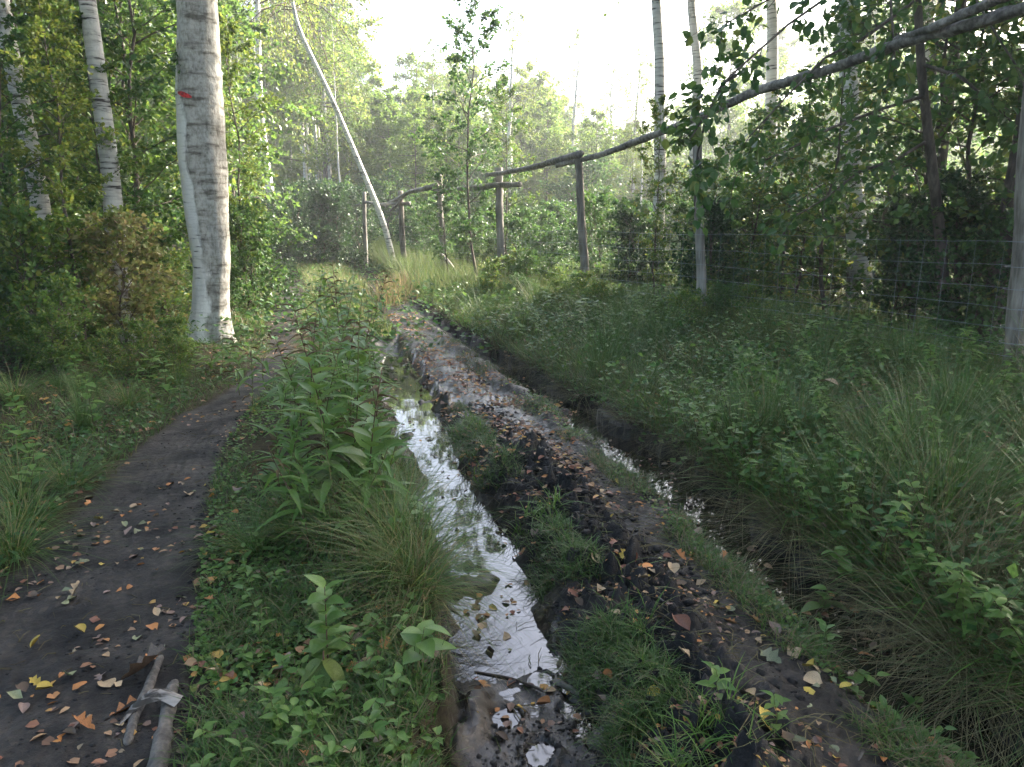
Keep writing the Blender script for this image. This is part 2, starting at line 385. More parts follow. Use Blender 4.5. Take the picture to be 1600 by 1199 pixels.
# ------------------------------------------------------------------ mesh helpers
def mesh_np(name, V, tris=None, quads=None, mat=None, smooth=False):
    me = bpy.data.meshes.new(name)
    V = np.asarray(V, dtype=np.float32)
    T = np.zeros((0, 3), np.int32) if tris is None or len(tris) == 0 else np.asarray(tris, np.int32)
    Q = np.zeros((0, 4), np.int32) if quads is None or len(quads) == 0 else np.asarray(quads, np.int32)
    me.vertices.add(len(V)); me.vertices.foreach_set('co', V.ravel())
    nl = T.size + Q.size
    me.loops.add(nl); me.loops.foreach_set('vertex_index', np.concatenate([T.ravel(), Q.ravel()]))
    nf = len(T) + len(Q)
    me.polygons.add(nf)
    ls = np.concatenate([np.arange(len(T)) * 3, T.size + np.arange(len(Q)) * 4]).astype(np.int32)
    me.polygons.foreach_set('loop_start', ls)
    me.polygons.foreach_set('use_smooth', np.full(nf, smooth, dtype=bool))
    me.update(calc_edges=True)
    if mat is not None: me.materials.append(mat)
    return me
class Geo:
    def __init__(s): s.V, s.T, s.Q, s.n = [], [], [], 0
    def add(s, V, T=None, Q=None):
        V = np.asarray(V).reshape(-1, 3)
        if T is not None and len(T): s.T.append(np.asarray(T).reshape(-1, 3) + s.n)
        if Q is not None and len(Q): s.Q.append(np.asarray(Q).reshape(-1, 4) + s.n)
        s.V.append(V); s.n += len(V); return s
    def mesh(s, name, mat, smooth=True):
        return mesh_np(name, np.concatenate(s.V), np.concatenate(s.T) if s.T else None, np.concatenate(s.Q) if s.Q else None, mat, smooth)
def unit(v):
    return v / np.maximum(np.linalg.norm(v, axis=-1, keepdims=True), 1e-9)
def tubes(Pn, R, sides=5, cap=True):
    """m tubes at once: Pn (m,n,3) points, R (m,n) radii"""
    Pn = np.asarray(Pn, float); R = np.asarray(R, float)
    m, n, _ = Pn.shape
    t = unit(np.gradient(Pn, axis=1))
    ref = np.where(np.abs(t[:, :1, 2:3]) > .8, np.array([1., 0, 0]), np.array([0., 0, 1.]))
    a = unit(np.cross(t, np.broadcast_to(ref, t.shape))); bb = np.cross(t, a)
    ang = np.arange(sides) * 2 * np.pi / sides
    V = Pn[:, :, None, :] + R[:, :, None, None] * (np.cos(ang)[None, None, :, None] * a[:, :, None, :] + np.sin(ang)[None, None, :, None] * bb[:, :, None, :])
    i, j, k = np.meshgrid(np.arange(m), np.arange(n - 1), np.arange(sides), indexing='ij')
    k2 = (k + 1) % sides
    f = lambda jj, kk: (i * n + jj) * sides + kk
    Q = np.stack([f(j, k), f(j, k2), f(j + 1, k2), f(j + 1, k)], -1).reshape(-1, 4)
    V = V.reshape(-1, 3)
    T = None
    if cap:
        base = len(V)
        V = np.concatenate([V, Pn[:, 0], Pn[:, -1]])
        im, kk = np.meshgrid(np.arange(m), np.arange(sides), indexing='ij')
        k2 = (kk + 1) % sides
        T = np.concatenate([np.stack([base + im, (im * n) * sides + k2, (im * n) * sides + kk], -1).reshape(-1, 3),
                            np.stack([base + m + im, (im * n + n - 1) * sides + kk, (im * n + n - 1) * sides + k2], -1).reshape(-1, 3)])
    return V, T, Q
def axes(D, Nn):
    x = unit(D); y = unit(np.cross(Nn, x)); z = np.cross(x, y)
    return np.stack([x, y, z], -2)          # rows
def inst(tV, tF, pos, ax, size, width=1.0):
    """place a template (x along, y across, z up) at every pos"""
    tV = np.asarray(tV, float); m, k = len(pos), len(tV)
    size = np.broadcast_to(np.asarray(size, float), (m,)); width = np.broadcast_to(np.asarray(width, float), (m,))
    S = np.stack([size, size * width, size], -1)
    V = np.einsum('mkc,mcd->mkd', tV[None] * S[:, None, :], ax) + np.asarray(pos)[:, None, :]
    F = (np.asarray(tF)[None] + (np.arange(m) * k)[:, None, None]).reshape(-1, np.asarray(tF).shape[1])
    return V.reshape(-1, 3), F
LEAF4 = (np.array([(0, 0, 0), (.48, -.36, .07), (.48, .36, .07), (1, 0, -.06)]), np.array([(0, 1, 3), (0, 3, 2)]))
LEAF6 = (np.array([(0, 0, 0), (.3, -.36, .06), (.3, .36, .06), (.7, -.27, .03), (.7, .27, .03), (1, 0, -.08), (.5, 0, -.02)]),
         np.array([(0, 1, 6), (0, 6, 2), (1, 3, 6), (2, 6, 4), (3, 5, 6), (4, 6, 5)]))
def leaf_shape(wfun, n=6, droop=.25, fold=.12, curl=0.0):
    s = np.linspace(0, 1, n + 1)
    V, F = [], []
    for i, t in enumerate(s):
        w = wfun(t); z = -droop * t * t
        c = curl * math.sin(t * 5)
        V += [(t, -w, z + fold * w * 2 + c), (t, 0, z), (t, w, z + fold * w * 2 - c)]
    for i in range(n):
        a = i * 3
        F += [(a, a + 3, a + 4, a + 1), (a + 1, a + 4, a + 5, a + 2)]
    return np.array(V), np.array(F)
W_ovate = lambda t: .34 * math.sin(math.pi * t ** .75) ** .85 if 0 < t < 1 else 0.004
W_lance = lambda t: .105 * math.sin(math.pi * t ** .7) ** .9 if 0 < t < 1 else 0.003
W_birch = lambda t: (.36 * min(t / .28, 1) if t < .28 else .36 * (1 - (t - .28) / .72) ** .8) + .003
def W_oak(t):
    return (.30 * math.sin(math.pi * t ** 1.15) + .02) * (.72 + .34 * math.sin(t * 6.5 * math.pi)) + .01 if 0 < t < 1 else .006
def W_round(t): return .46 * math.sqrt(max(0, 1 - (2 * t - 1) ** 2)) + .004
def link(name, me, parent=None):
    o = bpy.data.objects.new(name, me); COL.objects.link(o)
    if parent is not None: o.parent = parent
    return o
def tag(o, label, cat, group=None, kind=None):
    o['label'] = label; o['category'] = cat
    if group: o['group'] = group
    if kind: o['kind'] = kind
    return o
def empty(name, loc=(0, 0, 0), rz=0.0):
    o = bpy.data.objects.new(name, None); COL.objects.link(o)
    o.location = loc; o.rotation_euler = (0, 0, rz); o.empty_display_size = .1
    return o
def stuff(name, me, label):
    o = link(name, me); o['kind'] = 'stuff'; o['label'] = label; o['category'] = name.replace('_', ' ')
    return o
def copy_tree(root):
    r = root.copy(); COL.objects.link(r)
    for c in root.children:
        c2 = c.copy(); COL.objects.link(c2); c2.parent = r
        for g in c.children:
            g2 = g.copy(); COL.objects.link(g2); g2.parent = c2
    return r

# ================================================================== THE SETTING: ground and water
def axis(a0, a1, step, lo, hi, grow=1.10):
    core = list(np.arange(a0, a1 + 1e-6, step))
    s, v = step, a1
    while v < hi:
        s *= grow; v += s; core.append(v)
    s, v, pre = step, a0, []
    while v > lo:
        s *= grow; v -= s; pre.append(v)
    return np.array(pre[::-1] + core)
gx = axis(-2.3, 3.3, .0115, -160, 160, 1.05)
gy = axis(1.35, 5.6, .0125, -20, 230, 1.032)
GX, GY = np.meshgrid(gx, gy)
GZ = height(GX.ravel(), GY.ravel())
nx, ny = len(gx), len(gy)
jj, ii = np.meshgrid(np.arange(ny - 1), np.arange(nx - 1), indexing='ij')
q = np.stack([jj * nx + ii, jj * nx + ii + 1, (jj + 1) * nx + ii + 1, (jj + 1) * nx + ii], -1).reshape(-1, 4)
gme = mesh_np('ground', np.stack([GX.ravel(), GY.ravel(), GZ], -1), None, q, M['ground'], True)
def zones(x, y):
    X = [fX(k, y) for k in range(NF)]
    n = fbm(x * 3, y * 3, 3, 3) * .07
    def band(a, b, e=.06): return sstep(a - e, a + e, x + n) * (1 - sstep(b - e, b + e, x + n))
    path = band(X[0], X[1])
    rut = band(X[2] + .05, X[5])
    ridge = band(X[5] - .02, X[9] + .1)
    mud = np.clip(path + rut + ridge, 0, 1) * (1 - sstep(24, 30, y))
    wet = np.clip(.45 * path + 1.0 * rut + .55 * band(X[5], X[8]) + .6 * band(X[8] - .05, X[10]), 0, 1) * (1 - sstep(14, 20, y))
    shal = band(X[5] - .05, X[7] - .02) * sstep(4.4, 5.8, y)
    wet = np.clip(wet + shal * .45, 0, 1)
    churn = np.exp(-((x - X[6] + .05) / .22) ** 2) * (y < 9)
    return mud, wet, churn
zm, zw, zc = zones(GX.ravel(), GY.ravel())
ca = gme.color_attributes.new('zone', 'FLOAT_COLOR', 'POINT')
ca.data.foreach_set('color', np.stack([zm, zw, zc, np.ones_like(zm)], -1).astype(np.float32).ravel())
g = link('ground', gme); g['kind'] = 'structure'; g['label'] = 'black muddy ground with a footpath, a rutted track and mossy verges'
def water(name, ka, kb, y0, y1, z, label, ext=.12):
    ys = np.arange(y0, y1, .1)
    V, Q = [], []
    for y in ys:
        V += [(float(fX(ka, y)) - ext, y, z), (float(fX(kb, y)) + ext, y, z)]
    for i in range(len(ys) - 1): Q.append((2 * i, 2 * i + 1, 2 * i + 3, 2 * i + 2))
    o = link(name, mesh_np(name, np.array(V), None, np.array(Q), M['water'], True)); o['kind'] = 'structure'; o['label'] = label
water('puddle_water', 3, 4, 1.2, 9.5, -.142, 'still water standing in the left wheel rut and mirroring the white sky', .3)
water('ditch_water', 8, 10, 1.6, 8.5, -.112, 'dark brown water in the narrow ditch under the grassy bank', .0)
# thin film of water lying on the shallow mud of the rut at the far end
# ================================================================== TREES
def limbs(seed, n, t0, t1, H, r_top, L, e0, e1, droop, npt=5, az0=None, azspan=None):
    r = np.random.default_rng(seed)
    t = np.linspace(t0, t1, n) + r.uniform(-.02, .02, n)
    az = np.arange(n) * 2.39996 + r.uniform(-.5, .5, n) if az0 is None else az0 + r.uniform(-azspan, azspan, n)
    el = np.radians(r.uniform(e0, e1, n))
    prof = np.sin(np.pi * np.clip((t - t0) / (t1 - t0 + 1e-6) * .72 + .22, 0, 1)) ** .65 * r.uniform(.7, 1.15, n)
    Ls = L * prof
    s = np.linspace(0, 1, npt)[None, :]
    d0 = np.stack([np.cos(az) * np.cos(el), np.sin(az) * np.cos(el), np.sin(el)], -1)
    Pn = np.zeros((n, npt, 3)); Pn[:, :, 2] = (t * H)[:, None]
    Pn += d0[:, None, :] * (Ls[:, None] * s)[:, :, None]
    Pn[:, :, 2] -= droop * Ls[:, None] * s ** 2.2
    Pn += r.normal(0, .03, Pn.shape) * s[:, :, None] * Ls[:, None, None]
    return Pn, Ls
def along(Pn, s):
    """points at parameter s (m,k) on polylines Pn (m,n,3)"""
    m, n, _ = Pn.shape
    u = np.clip(s, 0, .9999) * (n - 1); i = u.astype(int); f = (u - i)[..., None]
    a = np.take_along_axis(Pn, i[..., None].repeat(3, -1), 1); b_ = np.take_along_axis(Pn, (i + 1)[..., None].repeat(3, -1), 1)
    return a * (1 - f) + b_ * f, unit(b_ - a)
def twigs(seed, Pn, Ls, k, ratio, droop, smin=.2, spread=.9, npt=4):
    r = np.random.default_rng(seed + 999)
    m = len(Pn)
    s = np.linspace(smin, 1.0, k)[None, :] + r.uniform(-.04, .04, (m, k))
    p, d = along(Pn, s)
    dd = unit(d + spread * unit(r.normal(0, 1, d.shape)) + np.array([0, 0, .1]))
    Lt = ratio * Ls[:, None] * r.uniform(.6, 1.2, (m, k)) * (1.15 - .6 * s)
    u = np.linspace(0, 1, npt)
    Q = p[:, :, None, :] + dd[:, :, None, :] * (Lt[:, :, None] * u)[..., None]
    Q[..., 2] -= droop * Lt[:, :, None] * u ** 2
    return Q.reshape(-1, npt, 3), Lt.ravel()
def foliage(seed, Tw, k, size, jitter=.6, up=.8, tmpl=LEAF4, off=.02, hang=0.0, width=1.0, smin=.15):
    r = np.random.default_rng(seed + 555)
    m = len(Tw)
    s = r.uniform(smin, 1, (m, k))
    p, d = along(Tw, s)
    p = p.reshape(-1, 3); d = d.reshape(-1, 3)
    p = p + r.normal(0, off, p.shape)
    dd = unit(d + jitter * r.normal(0, 1, d.shape) - np.array([0, 0, hang]))
    nn = unit(np.array([0, 0, up]) + r.normal(0, .5, p.shape))
    V, F = inst(tmpl[0], tmpl[1], p, axes(dd, nn), size * r.uniform(.6, 1.25, len(p)), width)
    return V, F
def make_tree(seed, H, r0, t0, t1, nl, L, e0, e1, droop, ktw, rtw, dtw, kleaf, lsize, mat, bark, tmpl=LEAF4, hang=0., wob=.03, sides=9, spread=.9, off=.03, top=.12, jitter=.6, twig_mat='twig'):
    """three meshes: trunk, branches, crown"""
    r = np.random.default_rng(seed)
    n = 14
    u = np.linspace(0, 1, n)
    tp = np.zeros((1, n, 3)); tp[0, :, 2] = u * H
    w = r.normal(0, 1, (n, 2)).cumsum(0); w -= w[0]; w -= np.outer(u, w[-1])
    tp[0, :, :2] = w * wob
    rad = r0 * (1 - u * (1 - top)) ; rad[0] *= 1.35; rad[1] *= 1.05
    Vt, Tt, Qt = tubes(tp, rad[None], sides)
    tm = Geo().add(Vt, Tt, Qt).mesh('trunk', M[bark])
    Pl, Ls = limbs(seed, nl, t0, t1, H, 0, L, e0, e1, droop)
    # start on the wobbling trunk
    tt = Pl[:, 0, 2] / H
    Pl[:, :, 0] += np.interp(tt, u, tp[0, :, 0])[:, None]; Pl[:, :, 1] += np.interp(tt, u, tp[0, :, 1])[:, None]
    Tw, Lt = twigs(seed, Pl, Ls, ktw, rtw, dtw, spread=spread)
    bg_ = Geo()
    lr = np.maximum(r0 * .32 * (Ls / L), .006)
    bg_.add(*tubes(Pl, lr[:, None] * np.linspace(1, .25, Pl.shape[1])[None], 4, False)[::1])
    bg_.add(*tubes(Tw, np.full((len(Tw), 1), max(.003, r0 * .04)) * np.linspace(1, .4, Tw.shape[1])[None], 3, False))
    bm = bg_.mesh('branches', M[bark if bark != 'birch' else twig_mat])
    V, F = foliage(seed, Tw, kleaf, lsize, jitter, .8, tmpl, off, hang)
    cm = mesh_np('crown', V, F, None, M[mat])
    return tm, bm, cm, H, r0
def put_tree(var, name, base, label, cat='tree', group=None, s=1.0, rz=0., lean=None, rr=1.0, mat=None, trunk_mat=None):
    e = empty(name, base)
    q_ = Quaternion((0, 0, 1), rz)
    if lean is not None:
        q_ = Vector((0, 0, 1)).rotation_difference(Vector(lean).normalized()) @ q_
    e.rotation_mode = 'QUATERNION'; e.rotation_quaternion = q_
    e.scale = (s, s, s)
    t = link('trunk', var[0], e); t.scale = (rr, rr, 1)
    link('branches', var[1], e)['kind'] = 'stuff'
    c = link('crown', var[2], e); c['kind'] = 'stuff'
    tag(e, label, cat, group)
    return e

BIR = [make_tree(100 + i, 15, .10, .48, .99, 34, 2.6, 10, 50, .75, 9, .42, .9, 16, .10, 'canopy' if i != 1 else 'canopy_yellow', 'birch', hang=.5, off=.06) for i in range(3)]
TALL = [make_tree(130 + i, 17, .15, .44, .99, 46, 3.6, 0, 45, .15, 10, .42, .3, 24, .16, 'canopy', 'bark_dark', off=.12) for i in range(2)]
FAR = [make_tree(120 + i, 12, .13, .12, .99, 44, 2.9, 0, 45, .15, 10, .42, .3, 26, .19, 'far_leaf_sunlit' if i != 1 else 'far_yellow_sunlit', 'bark_dark', off=.12) for i in range(3)]
HAL = [make_tree(150 + i, 5.2, .04, .06, .98, 38, 1.6, 10, 60, .25, 10, .42, .25, 15, .085, 'thicket_light', 'bark_dark', LEAF6, off=.03, wob=.05, sides=7) for i in range(3)]
HAZ = [make_tree(140 + i, 5.2, .045, .06, .98, 34, 1.6, 10, 60, .25, 9, .42, .25, 12, .092, 'hazel', 'bark_dark', LEAF6, off=.03, wob=.05, sides=7) for i in range(3)]
YNG = [make_tree(160 + i, 6.0, .035, .18, .99, 34, 1.05, 20, 60, .1, 9, .42, .2, 16, .08, ['shrub', 'canopy_yellow', 'canopy'][i], 'bark_dark', off=.03, wob=.045, sides=7) for i in range(3)]
SHB = [make_tree(180 + i, 1.6, .016, .02, .98, 30, .75, 10, 70, .1, 8, .5, .15, 15, .06, ['shrub', 'oak_autumn', 'dark_shrub', 'shrub'][i], 'twig', LEAF6 if i == 1 else LEAF4, off=.03, wob=.03, sides=5) for i in range(4)]

SHL = [make_tree(190 + i, 1.6, .014, .02, .98, 28, .75, 10, 70, .1, 8, .5, .15, 11, .065, 'thicket_light', 'twig', LEAF6, off=.03, wob=.03, sides=5) for i in range(2)]
def base_from_pts(top, bot, Y):
    a, b_ = P(*top, Y), P(*bot, Y)
    d = (a - b_) / (a[2] - b_[2])
    z0 = -.05
    base = b_ + d * (z0 - b_[2])
    return base, d
def birch(top, bot, Y, wpx, label, H=None, var=0, group=None, dark=False, cat='birch tree', name='birch_tree', s=1.0, vars_=None):
    base, d = base_from_pts(top, bot, Y)
    v = (vars_ or BIR)[var]
    rad = wpx / FPX * Y / 2
    lean = d / np.linalg.norm(d)
    return put_tree(v, name, tuple(base), label, cat, group, s, random.uniform(0, 6), lean, rad / (v[4] * .8) / s)
rs0 = random.Random(9)
# ---- the big old birch beside the path
def big_birch():
    Y = 9.6
    base = P(325, 530, Y); base[2] = H1(base[0], Y) - .05
    # centre line and half width read from the photograph
    rows = [(-420, 300, 25), (-200, 305, 28), (0, 308, 30), (150, 312, 36), (250, 316, 38), (350, 325, 33), (420, 330, 30), (480, 329, 31), (515, 328, 37)]
    cen = [(P(px, py, Y), w / FPX * Y * .92) for py, px, w in rows][::-1]
    zs = np.linspace(base[2], cen[-1][0][2] + 3.5, 120)
    cz = np.array([c[0][2] for c in cen]); cxx = np.array([c[0][0] for c in cen]); cw = np.array([c[1] for c in cen])
    X = np.interp(zs, cz, cxx); X = X + np.where(zs > cz[-1], (zs - cz[-1]) * -.03, 0)
    Wd = np.interp(zs, cz, cw) * np.where(zs > cz[-1], np.clip(1 - (zs - cz[-1]) / 6, .3, 1), 1)
    flare = np.exp(-(zs - base[2]) / .12); Wd = Wd * (1 + .25 * flare)
    sides = 40
    ang = np.arange(sides) * 2 * np.pi / sides
    A, Z = np.meshgrid(ang, zs)
    rr = Wd[:, None] * (1 + .09 * fbm(A * 2.2 + 10, Z * 1.8, 3, 8) + .028 * fbm(np.abs(A - np.pi) * 8, Z * 6, 4, 9))
    # seam where two stems grew together, facing the path
    rr *= 1 - .17 * np.exp(-((A - (3 * np.pi / 2 + .34 + .06 * np.sin(Z * 1.7))) / .22) ** 2) * np.clip((3.3 - Z) / 1.5 + .35, .25, 1)
    V = np.stack([X[:, None] + rr * np.cos(A), Y + rr * np.sin(A) * .95, Z], -1)
    V = V - np.array([base[0], base[1], base[2]])
    n = len(zs)
    j, k = np.meshgrid(np.arange(n - 1), np.arange(sides), indexing='ij'); k2 = (k + 1) % sides
    Q = np.stack([j * sides + k, j * sides + k2, (j + 1) * sides + k2, (j + 1) * sides + k], -1).reshape(-1, 4)
    e = empty('birch_tree', tuple(base))
    tag(e, 'thick old birch beside the path, white on one side, with a red paint mark', 'birch tree')
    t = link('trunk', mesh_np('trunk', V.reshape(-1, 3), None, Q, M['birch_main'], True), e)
    # roots
    for az, L_ in ((3.6, .35), (4.6, .3), (5.6, .38), (.3, .3)):
        s = np.linspace(0, 1, 6)
        p = np.stack([np.cos(az) * (.12 + L_ * s), np.sin(az) * (.12 + L_ * s), .16 * (1 - s) ** 2 + .02 - .05 * s], -1)
        link('root', Geo().add(*tubes(p[None], (.085 * (1 - s * .75))[None], 8)).mesh('root', M['birch_main']), e)
    # red trail mark, a thin skin of paint on the bark
    pm = P(292, 148, Y - cw[3]); zc = pm[2]; r_at = float(np.interp(zc, cz, cw)); cx = float(np.interp(zc, cz, cxx))
    a0 = math.radians(270 - 17); V2, Q2 = [], []
    for i in range(9):
        aa = a0 + (i - 4) * .085
        hw = .028 * math.sin(math.pi * (i + .6) / 9.2) + .004
        idx = int(round(aa / (2 * np.pi) * sides)) % sides
        zi = int(np.argmin(abs(zs - zc)))
        rloc = rr[zi - 1:zi + 2, idx].max() + .008
        for zz in (-hw, 0, hw):
            V2.append((cx + rloc * math.cos(aa) - base[0], rloc * .95 * math.sin(aa), zc + zz - .012 * (i - 4) * .6 - base[2]))
    for i in range(8):
        for j2 in range(2):
            a = i * 3 + j2; Q2.append((a, a + 3, a + 4, a + 1))
    link('paint_mark', mesh_np('paint_mark', np.array(V2), None, np.array(Q2), M['paint'], True), e)['label'] = 'faded red trail mark painted on the bark'
    # crown far above the picture
    v = BIR[1]
    for nm, me in (('branches', v[1]), ('crown', v[2])):
        o = link(nm, me, e); o.location = (-.4, 0, -1.5); o['kind'] = 'stuff'
    return e
big_birch()
# ---- birches that can be told apart
birch((15, 0), (57, 262), 8.6, 24, 'sunlit leaning birch trunk nearest the picture edge in the left thicket', var=1)
birch((140, 0), (166, 225), 9.0, 24, 'white birch trunk half hidden by leaves in the left thicket', var=0)
birch((262, 0), (285, 120), 15, 26, 'pale birch trunk just behind the big old birch', var=2)
birch((405, 40), (424, 292), 24, 11, 'slender white birch with dark bands beyond the big old birch', var=1)
birch((474, 110), (478, 260), 38, 6.5, 'thin white birch stem, left one of three far behind the path', var=0, group=None)
birch((489, 160), (496, 285), 36, 6, 'thin white birch stem, middle one of three far behind the path', var=2)
birch((505, 130), (514, 275), 35, 7, 'thin white birch stem, right one of three far behind the path', var=1)
birch((1030, 0), (1027, 420), 15, 17, 'pale birch trunk standing against the white sky, left of the fence post with leaves', var=0)
birch((1079, 0), (1084, 190), 16, 15, 'white birch trunk rising behind the fence post that carries the long rail', var=2)
birch((1196, 0), (1197, 170), 17, 19, 'birch trunk in the sky gap above the middle of the long rail', var=1)
birch((1340, 0), (1344, 480), 12, 27, 'stout mossy birch trunk in the dark thicket behind the wire', var=0)
birch((1452, 0), (1460, 440), 15, 17, 'brownish birch trunk above the place where two rails overlap', var=2)
birch((680, 225), (681, 340), 33, 5, 'thin pale stem behind the fence post with the broken branch', var=0, s=.6)
birch((797, 190), (790, 330), 30, 9, 'pale crooked trunk behind the fence post where two rails step', var=1, s=.62)
birch((990, 230), (984, 330), 40, 6, 'thin white trunk in the glow right of the split post', var=2, s=.7)
birch((897, 170), (884, 340), 38, 8, 'hazy sunlit trunk just left of the split post', var=1, s=.7)
birch((955, 190), (945, 340), 45, 7, 'hazy pale trunk between the split post and the thin white trunk', var=0, s=.7)
birch((865, 200), (855, 330), 50, 7, 'faint birch trunk in the haze, second left of the split post', var=1, s=.7)
# ---- the leaning birch
def leaning():
    Y = 21
    rows = [(448, -60), (456, 0), (465, 45), (499, 113), (525, 169), (552, 233), (574, 285), (597, 341), (606, 372)]
    pts = np.array([P(px, py, Y) for px, py in rows])[::-1]
    d0 = (pts[0] - pts[1]) / (pts[1][2] - pts[0][2]); base = pts[0] + d0 * pts[0][2] * .8; base[2] = 0; pts = np.concatenate([base[None], pts])
    up = [pts[-1] + np.array([-.35, 0, 1.4]) * k for k in (1, 2, 3)]
    pts = np.concatenate([pts, up])
    u = np.linspace(0, len(pts) - 1, 40)
    sm = np.stack([np.interp(u, np.arange(len(pts)), pts[:, i]) for i in range(3)], -1)
    for _ in range(3): sm[1:-1] = (sm[:-2] + sm[1:-1] * 2 + sm[2:]) / 4
    sm = sm - base
    sm[0, 2] = -.1
    rad = np.linspace(.09, .03, 40)
    e = empty('leaning_birch_tree', tuple(base)); tag(e, 'birch with a white trunk bent over the far end of the fence', 'birch tree')
    link('trunk', Geo().add(*tubes(sm[None], rad[None], 12)).mesh('trunk', M['birch']), e)
    r = np.random.default_rng(5); n = 26
    s = r.uniform(.62, 1, n); p, d = along(sm[None], s[None]); p = p[0]
    az = r.uniform(0, 6.28, n); Ls = r.uniform(.8, 1.9, n)
    sp = np.linspace(0, 1, 5)
    Pl = p[:, None, :] + np.stack([np.cos(az), np.sin(az), np.full(n, .4)], -1)[:, None, :] * (Ls[:, None] * sp)[..., None]
    Pl[..., 2] -= 1.0 * Ls[:, None] * sp ** 2
    Tw, Lt = twigs(55, Pl, Ls, 8, .5, 1.1)
    gb = Geo(); gb.add(*tubes(Pl, np.full((n, 5), .012), 4, False)); gb.add(*tubes(Tw, np.full(Tw.shape[:2], .005), 3, False))
    link('branches', gb.mesh('branches', M['twig']), e)['kind'] = 'stuff'
    V, F = foliage(56, Tw, 16, .075, .6, .8, LEAF4, .05, .6)
    link('crown', mesh_np('crown', V, F, None, M['canopy_yellow']), e)['kind'] = 'stuff'
leaning()
def spot(px, Y):
    x = (px - 800) / FPX * (Y * math.cos(PITCH) + CAM_H * math.sin(PITCH))
    return x
def plant_tree(vars_, i, name, px, Y, label, s=1., cat='tree', group=None, lean=None, rr=1.):
    x = spot(px, Y)
    return put_tree(vars_[i % len(vars_)], name, (x, Y, H1(x, Y) - .04), label, cat, group, s, random.uniform(0, 6.28), lean, rr)
# ---- thin trees one can point at
plant_tree(YNG, 0, 'alder_sapling', 742, 15.5, 'slim young tree with a narrow crown against the white sky behind the fence', .98)
plant_tree(YNG, 0, 'alder_sapling', 700, 16.5, 'smaller young tree just left of the slim one behind the fence', .62)
plant_tree(YNG, 2, 'alder_sapling', 790, 17.5, 'bushy young tree behind the fence post where two rails step', .75)
plant_tree(YNG, 0, 'young_tree', 240, 10.2, 'thin dark crooked stem, left one of a pair beside the big old birch', 1.05, lean=(.04, 0, 1), rr=1.2)
plant_tree(YNG, 2, 'young_tree', 262, 10.6, 'thin dark stem, right one of a pair beside the big old birch', 1.0, lean=(-.05, 0, 1), rr=1.2)
plant_tree(YNG, 1, 'young_tree', 390, 13.0, 'leafy young tree just right of the big old birch', .8)
plant_tree(YNG, 2, 'young_tree', 1018, 11.5, 'thin dark stem behind the wire left of the fence post with leaves', .52)
# ---- the left thicket
for i, (px, Y, s) in enumerate([(-90, 8.5, 1.0), (90, 10.2, 1.0), (200, 11.5, 1.1), (-20, 11, 1.3), (90, 12.5, 1.4), (230, 13.5, 1.35), (160, 15, 1.5), (20, 15.5, 1.6),
                                 (330, 15.5, 1.2), (300, 18, 1.5), (-140, 10, 1.3), (-230, 7, 1.2), (-200, 14, 1.5), (380, 19, 1.35)]):
    plant_tree(HAL if i % 3 else YNG, i, 'thicket_tree', px, Y, 'leafy green tree of the left thicket', s, group='trees of the thicket left of the path')
for i, (px, Y, s_) in enumerate([(60, 7.9, .62), (135, 8.2, .66), (185, 8.9, .6)]):
    plant_tree(YNG, i, 'young_tree', px, Y, ['young leafy tree before the leftmost birch trunk', 'young leafy tree before the second birch from the left', 'small leafy tree left of the big old birch'][i], s_)
# ---- the right thicket behind the wire
for i, (px, Y, s) in enumerate([(1100, 10.8, .42), (1165, 11.2, .52), (1215, 10.6, .6), (1125, 12.0, .50), (1180, 13.0, .62), (1240, 11.5, .55), (1290, 10.0, .72), (1420, 9.6, 1.0), (1490, 9.0, .95), (1575, 8.6, .9), (1640, 8.5, 1.1), (1720, 7.4, 1.0),
                                 (1390, 12.5, 1.1), (1610, 12.0, 1.2), (1180, 16, .6), (1150, 20, .55), (1800, 10, 1.4), (1950, 7, 1.3), (1450, 17, 1.2), (1060, 15, .5)]):
    plant_tree(HAZ, i, 'thicket_hazel', px, Y, 'dark leafy hazel of the thicket', s, 'hazel', 'hazels of the thicket behind the wire fence')
